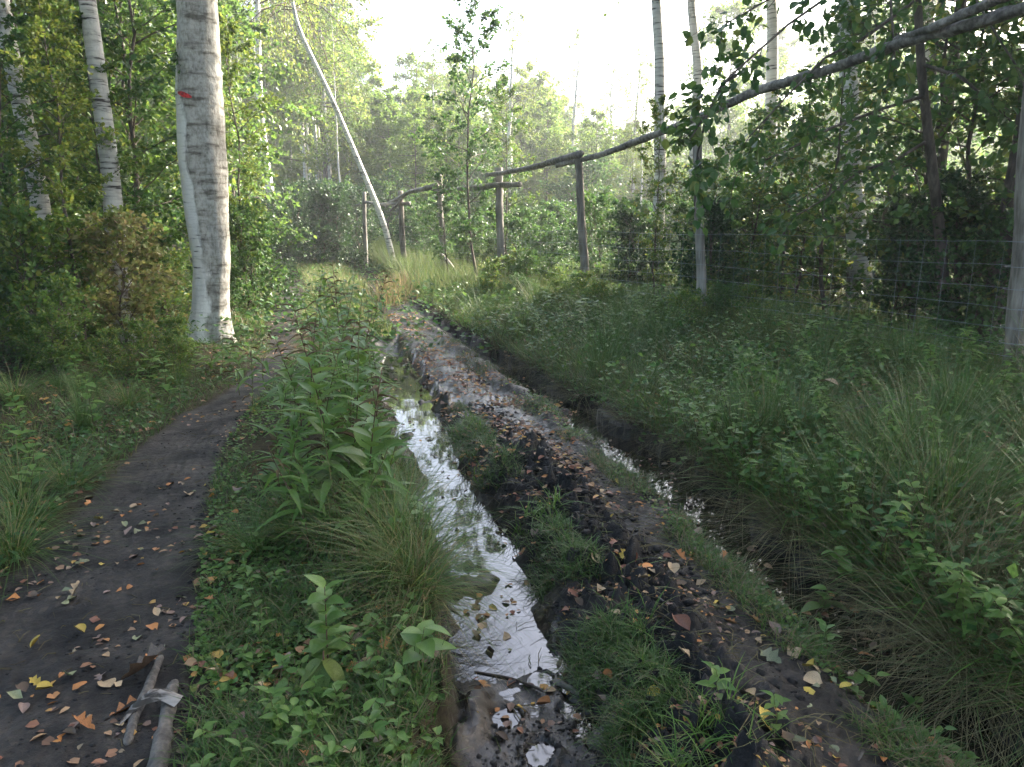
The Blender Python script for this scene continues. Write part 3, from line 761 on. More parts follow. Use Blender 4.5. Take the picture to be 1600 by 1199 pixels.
# ---- the hazel whose branches hang over the rail
def overhang():
    root = P(1475, 560, 8.6); root[2] = H1(root[0], root[1])
    e = empty('overhanging_hazel', tuple(root)); tag(e, 'hazel with long leafy branches hanging over the rail against the sky', 'hazel')
    tr = np.array([root, P(1470, 380, 8.5), P(1455, 250, 8.4), P(1440, 120, 8.3), P(1430, -60, 8.2), P(1400, -200, 8.0)])
    u = np.linspace(0, 5, 20); tr = np.stack([np.interp(u, np.arange(6), tr[:, i]) for i in range(3)], -1)
    link('trunk', Geo().add(*tubes((tr - root)[None], np.linspace(.07, .03, 20)[None], 9)).mesh('trunk', M['bark_dark']), e)
    B = [[(1430, -60, 8.2), (1330, -30, 7.6), (1230, 40, 7.1), (1140, 120, 6.8), (1080, 215, 6.6)],
         [(1430, -60, 8.2), (1360, -90, 7.8), (1280, -40, 7.4), (1200, 0, 7.2), (1130, 40, 7.0)],
         [(1432, 0, 8.2), (1350, 60, 7.8), (1290, 90, 7.5), (1230, 150, 7.3), (1170, 215, 7.2)],
         [(1445, 150, 8.3), (1380, 170, 8.0), (1300, 200, 7.8), (1220, 240, 7.6), (1150, 270, 7.5)],
         [(1430, -60, 8.2), (1480, -60, 7.6), (1520, -10, 7.2), (1560, 60, 7.0), (1600, 120, 6.8)],
         [(1440, 100, 8.3), (1500, 120, 7.8), (1550, 160, 7.5), (1590, 200, 7.3), (1630, 260, 7.2)],
         [(1430, -60, 8.2), (1400, -80, 7.4), (1390, -20, 7.0), (1395, 50, 6.8), (1400, 110, 6.7)],
         [(1450, 220, 8.4), (1400, 250, 8.0), (1340, 270, 7.8), (1290, 310, 7.7), (1240, 340, 7.6)],
         [(1150, 118, 6.85), (1130, 130, 6.8), (1105, 180, 6.8), (1090, 240, 6.8), (1085, 330, 6.8)]]
    Pl = np.array([[P(*p) for p in b_] for b_ in B]) - root
    Ls = np.linalg.norm(np.diff(Pl, axis=1), axis=2).sum(1)
    Tw, Lt = twigs(70, Pl, np.minimum(Ls, 1.7), 13, .34, .35, smin=.18, spread=1.0)
    gb = Geo(); gb.add(*tubes(Pl, np.linspace(.02, .006, 5)[None].repeat(len(Pl), 0), 5, False)); gb.add(*tubes(Tw, np.linspace(.005, .002, 4)[None].repeat(len(Tw), 0), 3, False))
    link('branches', gb.mesh('branches', M['bark_dark']), e)['kind'] = 'stuff'
    V, F = foliage(71, Tw, 17, .095, .8, .9, LEAF6, .04, .15)
    link('crown', mesh_np('crown', V, F, None, M['hazel']), e)['kind'] = 'stuff'
overhang()
# ---- tall trees round about, whose crowns shade the track
for i, (x, y, s) in enumerate([(7.5, 14, .95), (6.2, 11, .9), (10, 12, 1.0), (12.5, 16, 1.05), (9, 9.5, .95), (14, 18, 1.1), (13, 11, 1.0), (18, 13, 1.1), (20, 17, 1.1), (17, 8, 1.05), (15, 15, 1.1), (9, 5.5, .95), (5.4, 8.2, .9), (5.5, 1.5, .95), (-5.2, 3.2, .95), (4.5, -2.5, 1.0), (-4.2, -1.5, 1.0), (0.5, -4.5, 1.0), (8, 1, 1.0), (13, 5, 1.0),
                               (-9.5, 8, 1.0), (-7, 1.5, 1.0), (-10.5, 15, 1.1), (-11, 5, 1.0), (-3.5, -5, 1.0), (3.5, -6, 1.0), (-8, -5, 1.0), (8, -5, 1.0), (0, -11, 1.0)]):
    put_tree(TALL[i % 2], 'tall_tree', (x, y, .1), 'tall dark tree shading the track' if x > 0 else 'tall dark tree shading the path', 'tree',
             'tall trees right of the track' if x > 0 else 'tall trees left of the path', s, rs0.uniform(0, 6.3), rr=.7)
# ---- shrubs: left floor, behind the wire, along the far path
rs = random.Random(4)
shr = [(60, 7.6, 3, .95, 'bright green shrub with big leaves low in the left thicket'), (105, 8.4, 3, .85, 'taller green shrub behind the bright one in the left thicket'),
       (205, 8.2, 1, .95, 'oak sapling with pale yellow brown leaves before the dark thicket'), (225, 10.0, 1, .8, 'small yellowish sapling by the thin dark stems')]
for px, Y, v, s, lb in shr: plant_tree(SHL if v == 3 else SHB, v, 'shrub', px, Y, lb, s, 'shrub')
for i in range(26):
    px, Y = rs.uniform(-250, 270), rs.uniform(9.3, 15)
    plant_tree(SHL, i, 'shrub', px, Y, 'low green shrub in the left undergrowth', rs.uniform(.55, 1.0), 'shrub', 'shrubs under the left thicket')
for i in range(13):
    px, Y = rs.uniform(-60, 290), rs.uniform(6.6, 9.0)
    plant_tree(SHL, i, 'shrub', px, Y, 'knee high green shrub before the left thicket', rs.uniform(.3, .55), 'shrub', 'small shrubs before the left thicket')
for i in range(16):
    px, Y = rs.uniform(340, 410), rs.uniform(12, 24)
    plant_tree(SHB, rs.choice([0, 3]), 'shrub', px, Y, 'light green shrub by the far path', rs.uniform(.7, 1.2), 'shrub', 'shrubs behind the big birch')
for i, (px, Y, s) in enumerate([(445, 21, 1.1), (475, 23, 1.5), (505, 22, 1.4), (535, 22.5, 1.5), (560, 24, 1.4), (490, 25, 1.6), (430, 24, 1.4), (580, 27, 1.5)]):
    plant_tree(SHB, 2, 'dark_bush', px, Y, 'dark green rounded bush at the far end of the path', s, 'bush', 'dark bushes where the path ends')
for i in range(34):
    Y = 8.4 * (15 / 8.4) ** rs.random(); x = float(fX(11, Y)) - rs.uniform(-.5, .9)
    put_tree((SHL + SHB[:1])[i % 3], 'shrub', (x, Y, H1(x, Y) - .05), 'knee high leafy shrub at the wire', 'shrub', 'small shrubs along the wire', rs.uniform(.22, .40) * (1.5 if Y > 12.5 else 1), rs.uniform(0, 6.3))
for i in range(85):
    Y = rs.uniform(8.0, 26); x = float(fX(11, Y)) + rs.uniform(.7, 9)
    put_tree(SHB[rs.choice([0, 2, 3, 0, 3])], 'shrub', (x, Y, .2), 'green shrub in the clearing', 'shrub', 'shrubs behind the wire fence', rs.uniform(.6, 1.15), rs.uniform(0, 6.3))
# ---- the wood beyond
for i in range(120):
    Y = rs.uniform(34, 75); px = rs.uniform(-200, 1900)
    if 540 < px < 1100: sc_ = rs.uniform(.55, .85) * (Y / 50) ** .9 * (1.12 if px < 850 else .92)
    elif px <= 560: sc_ = rs.uniform(.9, 1.5)
    else: sc_ = rs.uniform(.7, 1.1)
    v = rs.choice([0, 1, 2]); x = spot(px, Y)
    put_tree(FAR[v], 'forest_tree', (x, Y, 0), 'hazy yellow green tree in the far wood' if v == 1 else 'hazy green tree in the far wood', 'tree', 'yellow green trees of the far wood' if v == 1 else 'green trees of the far wood', sc_, rs.uniform(0, 6.3))
for i in range(36):
    Y = rs.uniform(26, 50); px = rs.choice([rs.uniform(380, 560), rs.uniform(380, 560), rs.uniform(820, 1500), rs.uniform(-150, 250)]); x = spot(px, Y)
    s = rs.uniform(.85, 1.1) if px < 520 else rs.uniform(.45, .62)
    put_tree(BIR[rs.randrange(3)], 'birch_tree', (x, Y, 0), 'thin birch among the trees of the far wood', 'birch tree', 'thin birches of the far wood', s, rs.uniform(0, 6.3), rr=rs.uniform(.6, 1.0))
for i in range(22):
    Y = rs.uniform(30, 46); px = rs.uniform(575, 730) if i % 3 else rs.uniform(820, 1010); x = spot(px, Y)
    put_tree(FAR[rs.choice([0, 1, 2])], 'forest_tree', (x, Y, 0), 'light green tree at the wood edge', 'tree', 'trees along the near edge of the far wood', (.72 if px < 720 else .6) * Y / 40 * rs.uniform(.8, 1.1) * 1.0, rs.uniform(0, 6.3))
for i in range(60):
    Y = rs.uniform(26, 48); x = spot(rs.uniform(300, 1500), Y)
    put_tree(SHB[rs.choice([0, 3, 0])], 'shrub', (x, Y, 0), 'pale green bush in the sunny clearing before the far wood', 'bush', 'bushes of the sunny clearing', rs.uniform(1.2, 2.4), rs.uniform(0, 6.3))
# trees that stand beside and behind the camera are in no picture; only a distant mass closes the view
def far_wood():
    n = 60000
    r = np.random.default_rng(88)
    az = np.radians(r.uniform(-60, 60, n)); D = r.uniform(80, 110, n)
    top = 9 + 4 * fbm(az * 14, D * .05, 3, 3)
    z = r.uniform(0, 1, n) ** .8 * top
    p = np.stack([np.sin(az) * D, np.cos(az) * D, z], -1)
    V, F = inst(LEAF4[0], LEAF4[1], p, axes(unit(r.normal(0, 1, (n, 3))), unit(r.normal(0, 1, (n, 3)))), r.uniform(.5, 1.2, n), 1.3)
    stuff('distant_forest', mesh_np('distant_forest', V, F, None, M['far_leaf_sunlit']), 'pale hazy mass of the forest closing the view')
far_wood()

# ================================================================== FENCE
def rough_log(pts, radii, sides=14, seed=0, amp=.07, knots=True, n=30):
    pts = np.asarray(pts, float)
    u = np.linspace(0, len(pts) - 1, n)
    c = np.stack([np.interp(u, np.arange(len(pts)), pts[:, i]) for i in range(3)], -1)
    for _ in range(2): c[1:-1] = (c[:-2] + 2 * c[1:-1] + c[2:]) / 4
    R = np.interp(u, np.linspace(0, len(pts) - 1, len(radii)), radii)
    V, T, Q = tubes(c[None], R[None], sides)
    ring = V[:n * sides].reshape(n, sides, 3)
    A, U = np.meshgrid(np.arange(sides) / sides * 6.283, u)
    k = 1 + amp * fbm(np.cos(A) * 1.5 + seed * 3.1, U * 4 + np.sin(A) * 1.5, 4, seed) * 2
    if knots:
        rk = np.random.default_rng(seed)
        for _ in range(9):
            ku, ka = rk.uniform(0, u[-1]), rk.uniform(0, 6.28)
            k = k + .25 * np.exp(-(((U - ku) / (u[-1] * .015)) ** 2 + ((np.angle(np.exp(1j * (A - ka)))) / .35) ** 2))
    ring2 = c[:, None, :] + (ring - c[:, None, :]) * k[..., None]
    V[:n * sides] = ring2.reshape(-1, 3)
    return V, T, Q
fence = empty('wooden_fence', (float(FENCE[3][0]), float(FENCE[3][1]), .2))
tag(fence, 'rustic fence of rough posts, crooked log rails and wire mesh along the track', 'fence')
FO = np.array(fence.location)
def fpart(name, V, T, Q, mat, label=None):
    o = link(name, Geo().add(np.asarray(V) - FO, T, Q).mesh(name, M[mat]), fence)
    if label: o['label'] = label
    return o
POSTS = [  # px at ground, py top, px top, depth, width px, material
    (573, 300, 569, 23.0, 8, 'post', 'sunlit far post beside the leaning birch'),
    (633, 298, 626, 20.3, 11, 'post_bark', None),
    (696, 272, 686, 18.0, 13, 'post', None),
    (784, 262, 780, 15.0, 15, 'post', None),
    (916, 240, 904, 11.8, 17, 'post_bark', 'bark covered post where two long rails meet'),
    (1098, 196, 1089, 9.35, 18, 'post', None),
    (1577, -60, 1632, 6.0, 36, 'post_bark', 'thick nearest post with wire wrapped round it')]
post_pos = []
for i, (pb, pt, ptx, Y, w, mt, lb) in enumerate(POSTS):
    top = P(ptx, pt, Y)
    hb = P(pb, 480 if i < 5 else 560 if i < 6 else 640, Y)
    zb = H1(hb[0], Y) - .15
    k = (top[2] - zb) / (top[2] - hb[2]); bt = top + (hb - top) * k
    r = w / FPX * Y / 2 * .80
    post_pos.append((bt, top))
    fpart('post', *rough_log([bt, bt * .66 + top * .34 + np.array([.01, 0, 0]), bt * .33 + top * .67 - np.array([.012, 0, 0]), top], [r * 1.08, r, r * .95, r * .9], 14, i + 3, .06 if mt == 'post' else .12), mt, lb)
RAILS = [
    ([(556, 322, 23.2), (573, 316, 22.9), (590, 320, 22.2), (615, 319, 20.6), (640, 318, 20.0)], [.045, .05, .05, .06]),
    ([(603, 321, 21.4), (620, 312, 20.4), (640, 300, 19.4), (660, 296, 18.6), (683, 290, 17.7)], [.06, .065, .07, .075]),
    ([(676, 300, 17.95), (700, 299, 17.4), (740, 294, 16.2), (780, 289, 14.75), (812, 289, 13.9)], [.07, .075, .07, .055]),
    ([(760, 274, 14.8), (790, 270, 14.3), (830, 262, 13.3), (870, 251, 12.4), (908, 240, 11.62)], [.045, .055, .06, .06]),
    ([(870, 259, 12.3), (940, 242, 11.35), (1020, 212, 10.2), (1088, 185, 9.2), (1180, 143, 8.35), (1300, 108, 7.35), (1420, 62, 6.6), (1520, 38, 6.0), (1640, 0, 5.5)], [.045, .052, .056, .056, .055, .056, .056, .055, .055]),
    ([(1400, 62, 6.75), (1460, 42, 6.25), (1530, 12, 5.85), (1600, -20, 5.5), (1680, -60, 5.2)], [.03, .042, .05, .055])]
for i, (pts, rad) in enumerate(RAILS):
    fpart('rail', *rough_log([P(*p) for p in pts], np.array(rad) * .82, 14, i + 30, .17, True, 110), 'rail', ['thin crooked rail at the far end', 'crooked dark rail stub', 'short barky rail nailed to the post faces', 'thin rail stepping up to the bark covered post', 'very long bent rail running up out of view', 'second log lying over the long rail'][i])
# a broken pale branch caught at the third post
bb = np.array([P(689, 398, 17.7), P(700, 408, 17.4), P(712, 424, 17.0)])
fpart('branch_brace', *rough_log(bb, [.05, .04, .03], 8, 50, .05, False, 10), 'post', 'pale broken branch leaning on a post')
# stub branch on the second post
st = np.array([P(610, 330, 20.1), P(622, 318, 20.1), P(634, 303, 20.0)])
fpart('branch_brace', *rough_log(st, [.03, .04, .04], 8, 51, .1, False, 10), 'post_bark')
# wire: horizontals sagging from post to post, and uprights
wz = [.06, .14, .23, .33, .44, .57, .72, .88, 1.06, 1.26]
ground_line = [(float(fX(11, Y)), Y) for Y in (2.7, 6.0, 9.35, 11.8, 15.0, 18.0, 20.3)]
def wire_pt(Y, z, off=-.09):
    x = float(fX(11, Y)); return np.array([x + off, Y - .05, .17 + z])
for k, z in enumerate(wz):
    ys = np.linspace(2.9, 20.0, 86)
    rw = np.random.default_rng(k)
    pts = np.array([wire_pt(y, z + .012 * math.sin(y * 2.1 + k) + rw.normal(0, .003)) for y in ys])
    fpart('wire', *tubes(pts[None], np.full((1, len(ys)), .0016), 4), 'wire')
yv = 2.95
while yv < 15:
    rw = random.Random(int(yv * 100))
    p0 = wire_pt(yv, wz[0]); p1 = wire_pt(yv + rw.uniform(-.02, .02), wz[-1]); mid = (p0 + p1) / 2 + np.array([rw.uniform(-.01, .01), 0, 0])
    fpart('upright_wire', *tubes(np.array([[p0, mid, p1]]), np.full((1, 3), .0011), 3), 'wire')
    yv += .20
# wire wrapped round the nearest post
bt, top = post_pos[6]
for k, z in enumerate(wz):
    a = np.linspace(0, 2 * np.pi, 17); zc = .17 + z; f = (zc - bt[2]) / (top[2] - bt[2]); c = bt + (top - bt) * f
    R = 36 / FPX * 6 / 2 * 1.17
    fpart('wire', *tubes(np.stack([c[0] + R * np.cos(a), c[1] + R * np.sin(a), np.full(17, zc)], -1)[None], np.full((1, 17), .002), 4, False), 'wire')

# ================================================================== GRASS
def blades(pos, h, w, az, lean, droop, segs=3, tw=None):
    m = len(pos)
    h = np.broadcast_to(h, (m,)); w = np.broadcast_to(w, (m,)); lean = np.broadcast_to(lean, (m,)); droop = np.broadcast_to(droop, (m,))
    dx, dy = np.cos(az), np.sin(az)
    side = np.stack([-dy, dx, np.zeros(m)], -1)
    ra = RNG.uniform(-.9, .9, m)[:, None]
    side = unit(side * np.cos(ra) + np.stack([dx, dy, np.zeros(m)], -1) * np.sin(ra))
    V = []
    for i in range(segs + 1):
        s = i / segs
        out = h * (lean * s + droop * s ** 2 * .75)
        up = h * s * np.sqrt(np.clip(1 - .5 * lean ** 2, .2, 1)) - h * droop * s ** 2.2 * .55
        c = pos + np.stack([dx * out, dy * out, up], -1)
        ww = (w * (1 - .25 * s - .6 * s ** 3))[:, None] * .5
        if i < segs: V += [c - side * ww, c + side * ww]
        else: V += [c]
    V = np.stack(V, 1)
    k = V.shape[1]; b0 = (np.arange(m) * k)[:, None]
    Q = np.concatenate([b0 + np.array([[2 * i, 2 * i + 1, 2 * i + 3, 2 * i + 2]]) for i in range(segs - 1)], 0)
    T = b0 + np.array([[2 * segs - 2, 2 * segs - 1, 2 * segs]])
    return V.reshape(-1, 3), T, Q
def scatter(n, y0, y1, fa, fb, seed, mask=None, th=.0, power=1.0):
    r = np.random.default_rng(seed)
    Y = y0 * (y1 / y0) ** (r.uniform(0, 1, n) ** power)
    a, b_ = fa(Y), fb(Y)
    X = a + (b_ - a) * r.uniform(0, 1, n)
    if mask is not None:
        k = mask(X, Y) > th + r.uniform(-.15, .15, n); X, Y = X[k], Y[k]
    return np.stack([X, Y, height(X, Y) - .005], -1)
def grass_stuff(name, pts, h, w, lean, droop, mat, label, segs=3, seed=0, hvar=.45):
    r = np.random.default_rng(seed); m = len(pts)
    hh = h * r.uniform(1 - hvar, 1 + hvar, m)
    V, T, Q = blades(pts, hh, w * r.uniform(.6, 1.3, m), r.uniform(0, 6.283, m), lean * r.uniform(.2, 1.6, m), droop * r.uniform(.2, 1.6, m), segs)
    return stuff(name, mesh_np(name, V, T, Q, M[mat]), label)
patch = lambda f, sd: (lambda x, y: fbm(x * f, y * f, 3, sd))
# short grass on the strip between path and rut
pts = scatter(24000, 1.5, 9, lambda y: fX(1, y) - .02, lambda y: fX(2, y) + .03, 1, patch(2.2, 2), -.08)
grass_stuff('grass', pts, .075, .0045, .5, .7, 'grass', 'short grass on the strip between path and rut', 3, 1)
pts = scatter(4200, 1.6, 3.2, lambda y: fX(1, y) + .08, lambda y: fX(2, y) - .02, 2, patch(1.6, 12), .05)
grass_stuff('grass', pts, .12, .0045, .45, .9, 'grass', 'brighter grass tufts on the near strip', 3, 2)
# left verge
pts = scatter(26000, 2.6, 11, lambda y: fX(0, y) - 2.6 - .2 * y, lambda y: fX(0, y) + .02, 3, patch(1.1, 4), -.1)
grass_stuff('grass', pts, .13, .0055, .5, .8, 'grass', 'grass on the verge left of the path', 3, 3)
# tufts down the middle ridge, along its left edge
pts = scatter(21000, 1.6, 6.5, lambda y: fX(5, y) - .05, lambda y: fX(5, y) + .08 + .45 * (fX(6, y) - fX(5, y)), 4, patch(3.1, 19), .10)
grass_stuff('grass', pts, .085, .0042, .55, .9, 'grass', 'fresh grass tufts along the puddle side of the ridge', 3, 4)
pts = scatter(5000, 1.6, 6, lambda y: fX(5, y), lambda y: fX(5, y) + .3, 44, patch(3.2, 20), .2)
grass_stuff('grass', pts, .14, .005, .5, .9, 'grass_bright', 'taller fresh tufts on the puddle side of the ridge', 4, 44)
# strip between ridge and ditch
pts = scatter(14000, 1.6, 10, lambda y: fX(7, y) - .12, lambda y: fX(8, y) + .03, 5, patch(3.0, 26), .05)
grass_stuff('grass', pts, .085, .004, .55, .9, 'grass', 'low grass between the ridge and the ditch', 3, 5)
# bank: ground layer of blades
pts = scatter(42000, 2.0, 12, lambda y: fX(10, y) + .05, lambda y: fX(11, y) + .6, 6, patch(1.3, 31), -.45)
grass_stuff('grass', pts, .27, .0045, .4, .7, 'tussock', 'long grass covering the bank below the fence', 4, 6)
pts = scatter(7000, 2.0, 12, lambda y: fX(10, y) + .05, lambda y: fX(11, y) + .6, 61, patch(1.1, 37), -.1)
grass_stuff('dry_grass', pts, .42, .004, .3, .4, 'straw', 'dry straw coloured blades among the grass of the bank', 4, 61)
pts = scatter(8000, 5.5, 14, lambda y: fX(11, y) - .9, lambda y: fX(11, y) + .5, 63)
grass_stuff('meadow_grass', pts, .45, .006, .22, .35, 'meadow', 'tall pale grass standing along the foot of the wire', 4, 63)
pts = scatter(7000, 2.0, 12, lambda y: fX(10, y) + .1, lambda y: fX(10, y) + .9, 64, patch(1.5, 39), -.1)
grass_stuff('grass', pts, .30, .009, .5, .8, 'grass_bright', 'broad bladed fresh grass low on the bank', 4, 64)
pts = scatter(5000, 2.0, 12, lambda y: fX(10, y) + .3, lambda y: fX(11, y) + .9, 62, patch(1.6, 38), -.1)
grass_stuff('grass', pts, np.where(pts[:, 1] > 7, .42, .36), .0042, .25, .5, 'grass', 'taller bright grass standing through the bank growth', 4, 62)
pts = scatter(22000, 9.5, 30, lambda y: fX(9, y) + .1, lambda y: fX(11, y) + 3.0, 7)
grass_stuff('meadow_grass', pts, np.where(pts[:, 1] > 14, .8, .45), .012, .3, .35, 'meadow', 'pale tall grass where the fence runs away', 3, 7)
pts = scatter(9000, 11, 34, lambda y: fX(1, y) + .1, lambda y: fX(4, y), 8)
grass_stuff('meadow_grass', pts, .45, .012, .3, .35, 'meadow', 'pale tall grass between the far path and the track', 3, 8)
pts = scatter(12000, 10, 34, lambda y: fX(0, y) - 1.5 - .14 * y, lambda y: fX(0, y) - .1, 9)
grass_stuff('grass', pts, .32, .012, .3, .5, 'grass', 'green grass left of the far path', 3, 9)
pts = scatter(26000, 9, 45, lambda y: fX(11, y) + .2, lambda y: fX(11, y) + 6 + y * .75, 10)
grass_stuff('meadow_grass', pts, .6, .014, .3, .4, 'meadow', 'tall weeds and grass in the clearing behind the fence', 3, 10)
# a warm sunlit spot, put into the colour of reddish blades
pr = np.array([P(606, 470, 14.5), P(620, 440, 15.5), P(632, 415, 16.5)])
r = np.random.default_rng(12)
k = r.integers(0, 3, 900); pxy = pr[k][:, :2] + r.normal(0, .28, (900, 2)) * np.array([.7, 1.6])
pts = np.concatenate([pxy, height(pxy[:, 0], pxy[:, 1])[:, None]], 1)
grass_stuff('sunlit_grass_patch', pts, .5, .012, .3, .3, 'sunlit_grass', 'grass coloured reddish to show warm sunlight by the far track', 3, 12)

# ground cover of tiny leaves
def cover(n, y0, y1, fa, fb, seed, size, mat, label, mask=None, th=0., lift=.03):
    pts = scatter(n, y0, y1, fa, fb, seed, mask, th)
    r = np.random.default_rng(seed); m = len(pts)
    pts[:, 2] += r.uniform(0, lift, m)
    V, F = inst(LEAF4[0], LEAF4[1], pts, axes(unit(np.stack([r.normal(0, 1, m), r.normal(0, 1, m), r.normal(.1, .3, m)], -1)), unit(np.array([0, 0, 1.]) + r.normal(0, .35, (m, 3)))), size * r.uniform(.5, 1.4, m), 1.25)
    stuff('ground_cover', mesh_np('ground_cover', V, F, None, M[mat]), label)
cover(16000, 1.5, 8, lambda y: fX(1, y), lambda y: fX(2, y), 21, .028, 'herb', 'tiny leafy weeds on the strip between path and rut', patch(2, 41), -.2)
cover(22000, 2.4, 12, lambda y: fX(0, y) - 3 - .25 * y, lambda y: fX(0, y), 22, .04, 'shrub', 'small leafy weeds on the left forest floor', patch(1.5, 42), -.15, .1)
cover(4500, 1.7, 8, lambda y: fX(7, y) - .05, lambda y: fX(8, y), 23, .024, 'herb', 'tiny leafy weeds beside the ditch', patch(2, 43), -.05)
cover(60000, 2.0, 14, lambda y: fX(10, y), lambda y: fX(11, y) + 2, 24, .04, 'shrub', 'small leaves between the grasses of the bank', patch(1.5, 44), -.25, .38)
cover(16000, 2.0, 12, lambda y: fX(10, y), lambda y: fX(11, y) + .6, 26, .05, 'herb', 'pale leaflets among the bank growth', patch(1.9, 47), .0, .42)
cover(24000, 9, 30, lambda y: fX(2, y) - 8, lambda y: fX(11, y) + 9, 25, .08, 'shrub', 'leafy weeds between the far path and the clearing', patch(1, 45), -.3, .4)

# tussocks
def tussock_mesh(seed, n, h, w, lean, droop, rad, mat, segs=5, dirbias=None):
    r = np.random.default_rng(seed)
    a = r.uniform(0, 6.283, n); rr = rad * np.sqrt(r.uniform(0, 1, n))
    pos = np.stack([rr * np.cos(a), rr * np.sin(a), np.zeros(n)], -1)
    az = a + r.normal(0, .5, n)
    V, T, Q = blades(pos, h * r.uniform(.5, 1.15, n), w * r.uniform(.7, 1.2, n), az, lean * r.uniform(.1, 1.5, n), droop * r.uniform(.3, 1.6, n), segs)
    return mesh_np('grass_tussock', V, T, Q, M[mat])
TUS = [tussock_mesh(i, 260, .48, .0042, .5, .9, .08, 'tussock') for i in range(3)]
RSH = [tussock_mesh(10 + i, 190, .78, .0036, .38, .3, .07, 'rush', 4) for i in range(3)]
STR = [tussock_mesh(20 + i, 150, .5, .0032, .8, 1.15, .08, 'straw') for i in range(3)]
def tus(me, name, x, y, s, label, group, tilt=0., dirn=(1, 0)):
    o = link(name, me); o.location = (x, y, H1(x, y) - .01); o.scale = (s, s, s * rs.uniform(.9, 1.1))
    o.rotation_euler = (0, 0, rs.uniform(0, 6.28))
    if tilt:
        ax_ = Vector((-dirn[1], dirn[0], 0)); o.rotation_mode = 'QUATERNION'
        o.rotation_quaternion = Quaternion(ax_, tilt) @ Quaternion((0, 0, 1), rs.uniform(0, 6.28))
    tag(o, label, 'grass tussock', group, )
    return o
# drooping tussocks along the left bank of the rut
for px, py, s, t in [(560, 830, 1.0, .2), (610, 880, 1.05, .45), (640, 900, .95, .6), (600, 940, .95, .5), (645, 955, .9, .65), (520, 870, .9, .1), (460, 850, .9, -.2), (400, 870, .75, -.4), (630, 820, .8, .6), (615, 770, .75, .5), (600, 720, .75, .4)]:
    g_ = G(px, py); tus(TUS[rs.randrange(3)], 'grass_tussock', g_[0], g_[1], s, 'long grass tussock drooping into the puddle' if t > .3 else 'long grass tussock on the strip between path and puddle', 'tussocks drooping into the puddle' if t > .3 else 'tussocks on the middle strip', t)
for px, py in [(625, 905), (650, 930), (640, 985), (660, 960), (628, 780)]:
    g_ = G(px, py); tus(STR[rs.randrange(3)], 'dry_grass_tussock', g_[0], g_[1], .75, 'brownish dead grass hanging at the puddle edge', 'dead grass at the puddle edge', .6)
# rushes and dead tussocks along the right bank
for i in range(135):
    Y = 2.1 * (11.5 / 2.1) ** rs.random(); a = float(fX(10, Y)); b_ = float(fX(11, Y)); x = a + .25 + (b_ - a - .1) * rs.random()
    k = rs.random()
    if k < .5: tus(RSH[rs.randrange(3)], 'rush_tussock', x, Y, rs.uniform(.7, 1.1), 'dark green rush clump', 'rush clumps on the bank')
    else: tus(TUS[rs.randrange(3)], 'grass_tussock', x, Y, rs.uniform(.7, 1.15), 'green grass tussock', 'grass tussocks on the bank')
for i in range(40):
    Y = 2.0 * (9.5 / 2.0) ** (i / 40 + rs.uniform(-.01, .01)); x = float(fX(10, Y)) + rs.uniform(-.02, .42)
    tus(STR[rs.randrange(3)], 'dry_grass_tussock', x, Y, rs.uniform(.55, 1.0), 'dead brown grass tussock hanging down', 'dead tussocks over the ditch', rs.uniform(.1, .6), (-1, -.2))
for px, py in [(40, 820), (20, 870), (110, 760), (200, 640), (180, 600), (240, 590), (30, 780)]:
    g_ = G(px, py); tus(TUS[rs.randrange(3)], 'grass_tussock', g_[0], g_[1], .8, 'lush grass tussock of the left verge', 'tussocks on the left verge', .2)

# ================================================================== HERBS with leaves of their own
def lmesh(name, wf, n, droop, fold, mat, curl=0.):
    V, F = leaf_shape(wf, n, droop, fold, curl); return mesh_np(name, V, None, F, M[mat], True)
LM = {'lance': [lmesh('leaf', W_lance, 7, d, .2, 'lance') for d in (.25, .5, .75)],
      'brown': [lmesh('leaf', W_lance, 7, d, .5, 'lance_brown', .05) for d in (.6, .9)],
      'ovate': [lmesh('leaf', W_ovate, 6, d, .15, 'herb') for d in (.15, .3)],
      'small': [lmesh('leaf', lambda t: W_ovate(t) * .75, 4, d, .15, 'herb') for d in (.15, .35)],
      'oak': [lmesh('leaf', W_oak, 12, d, .1, 'herb') for d in (.15, .3)],
      'big': [lmesh('leaf', lambda t: W_ovate(t) * .75, 8, d, .12, 'big_leaf', .02) for d in (.3, .5)]}
def stem_leaf(e, kind, p, az, el, size, rs_):
    o = link('leaf', rs_.choice(LM[kind]), e)
    o.location = p
    o.rotation_euler = (rs_.uniform(-.3, .3), -el, az)
    s = size; o.scale = (s, s * rs_.uniform(.85, 1.15), s)
    return o
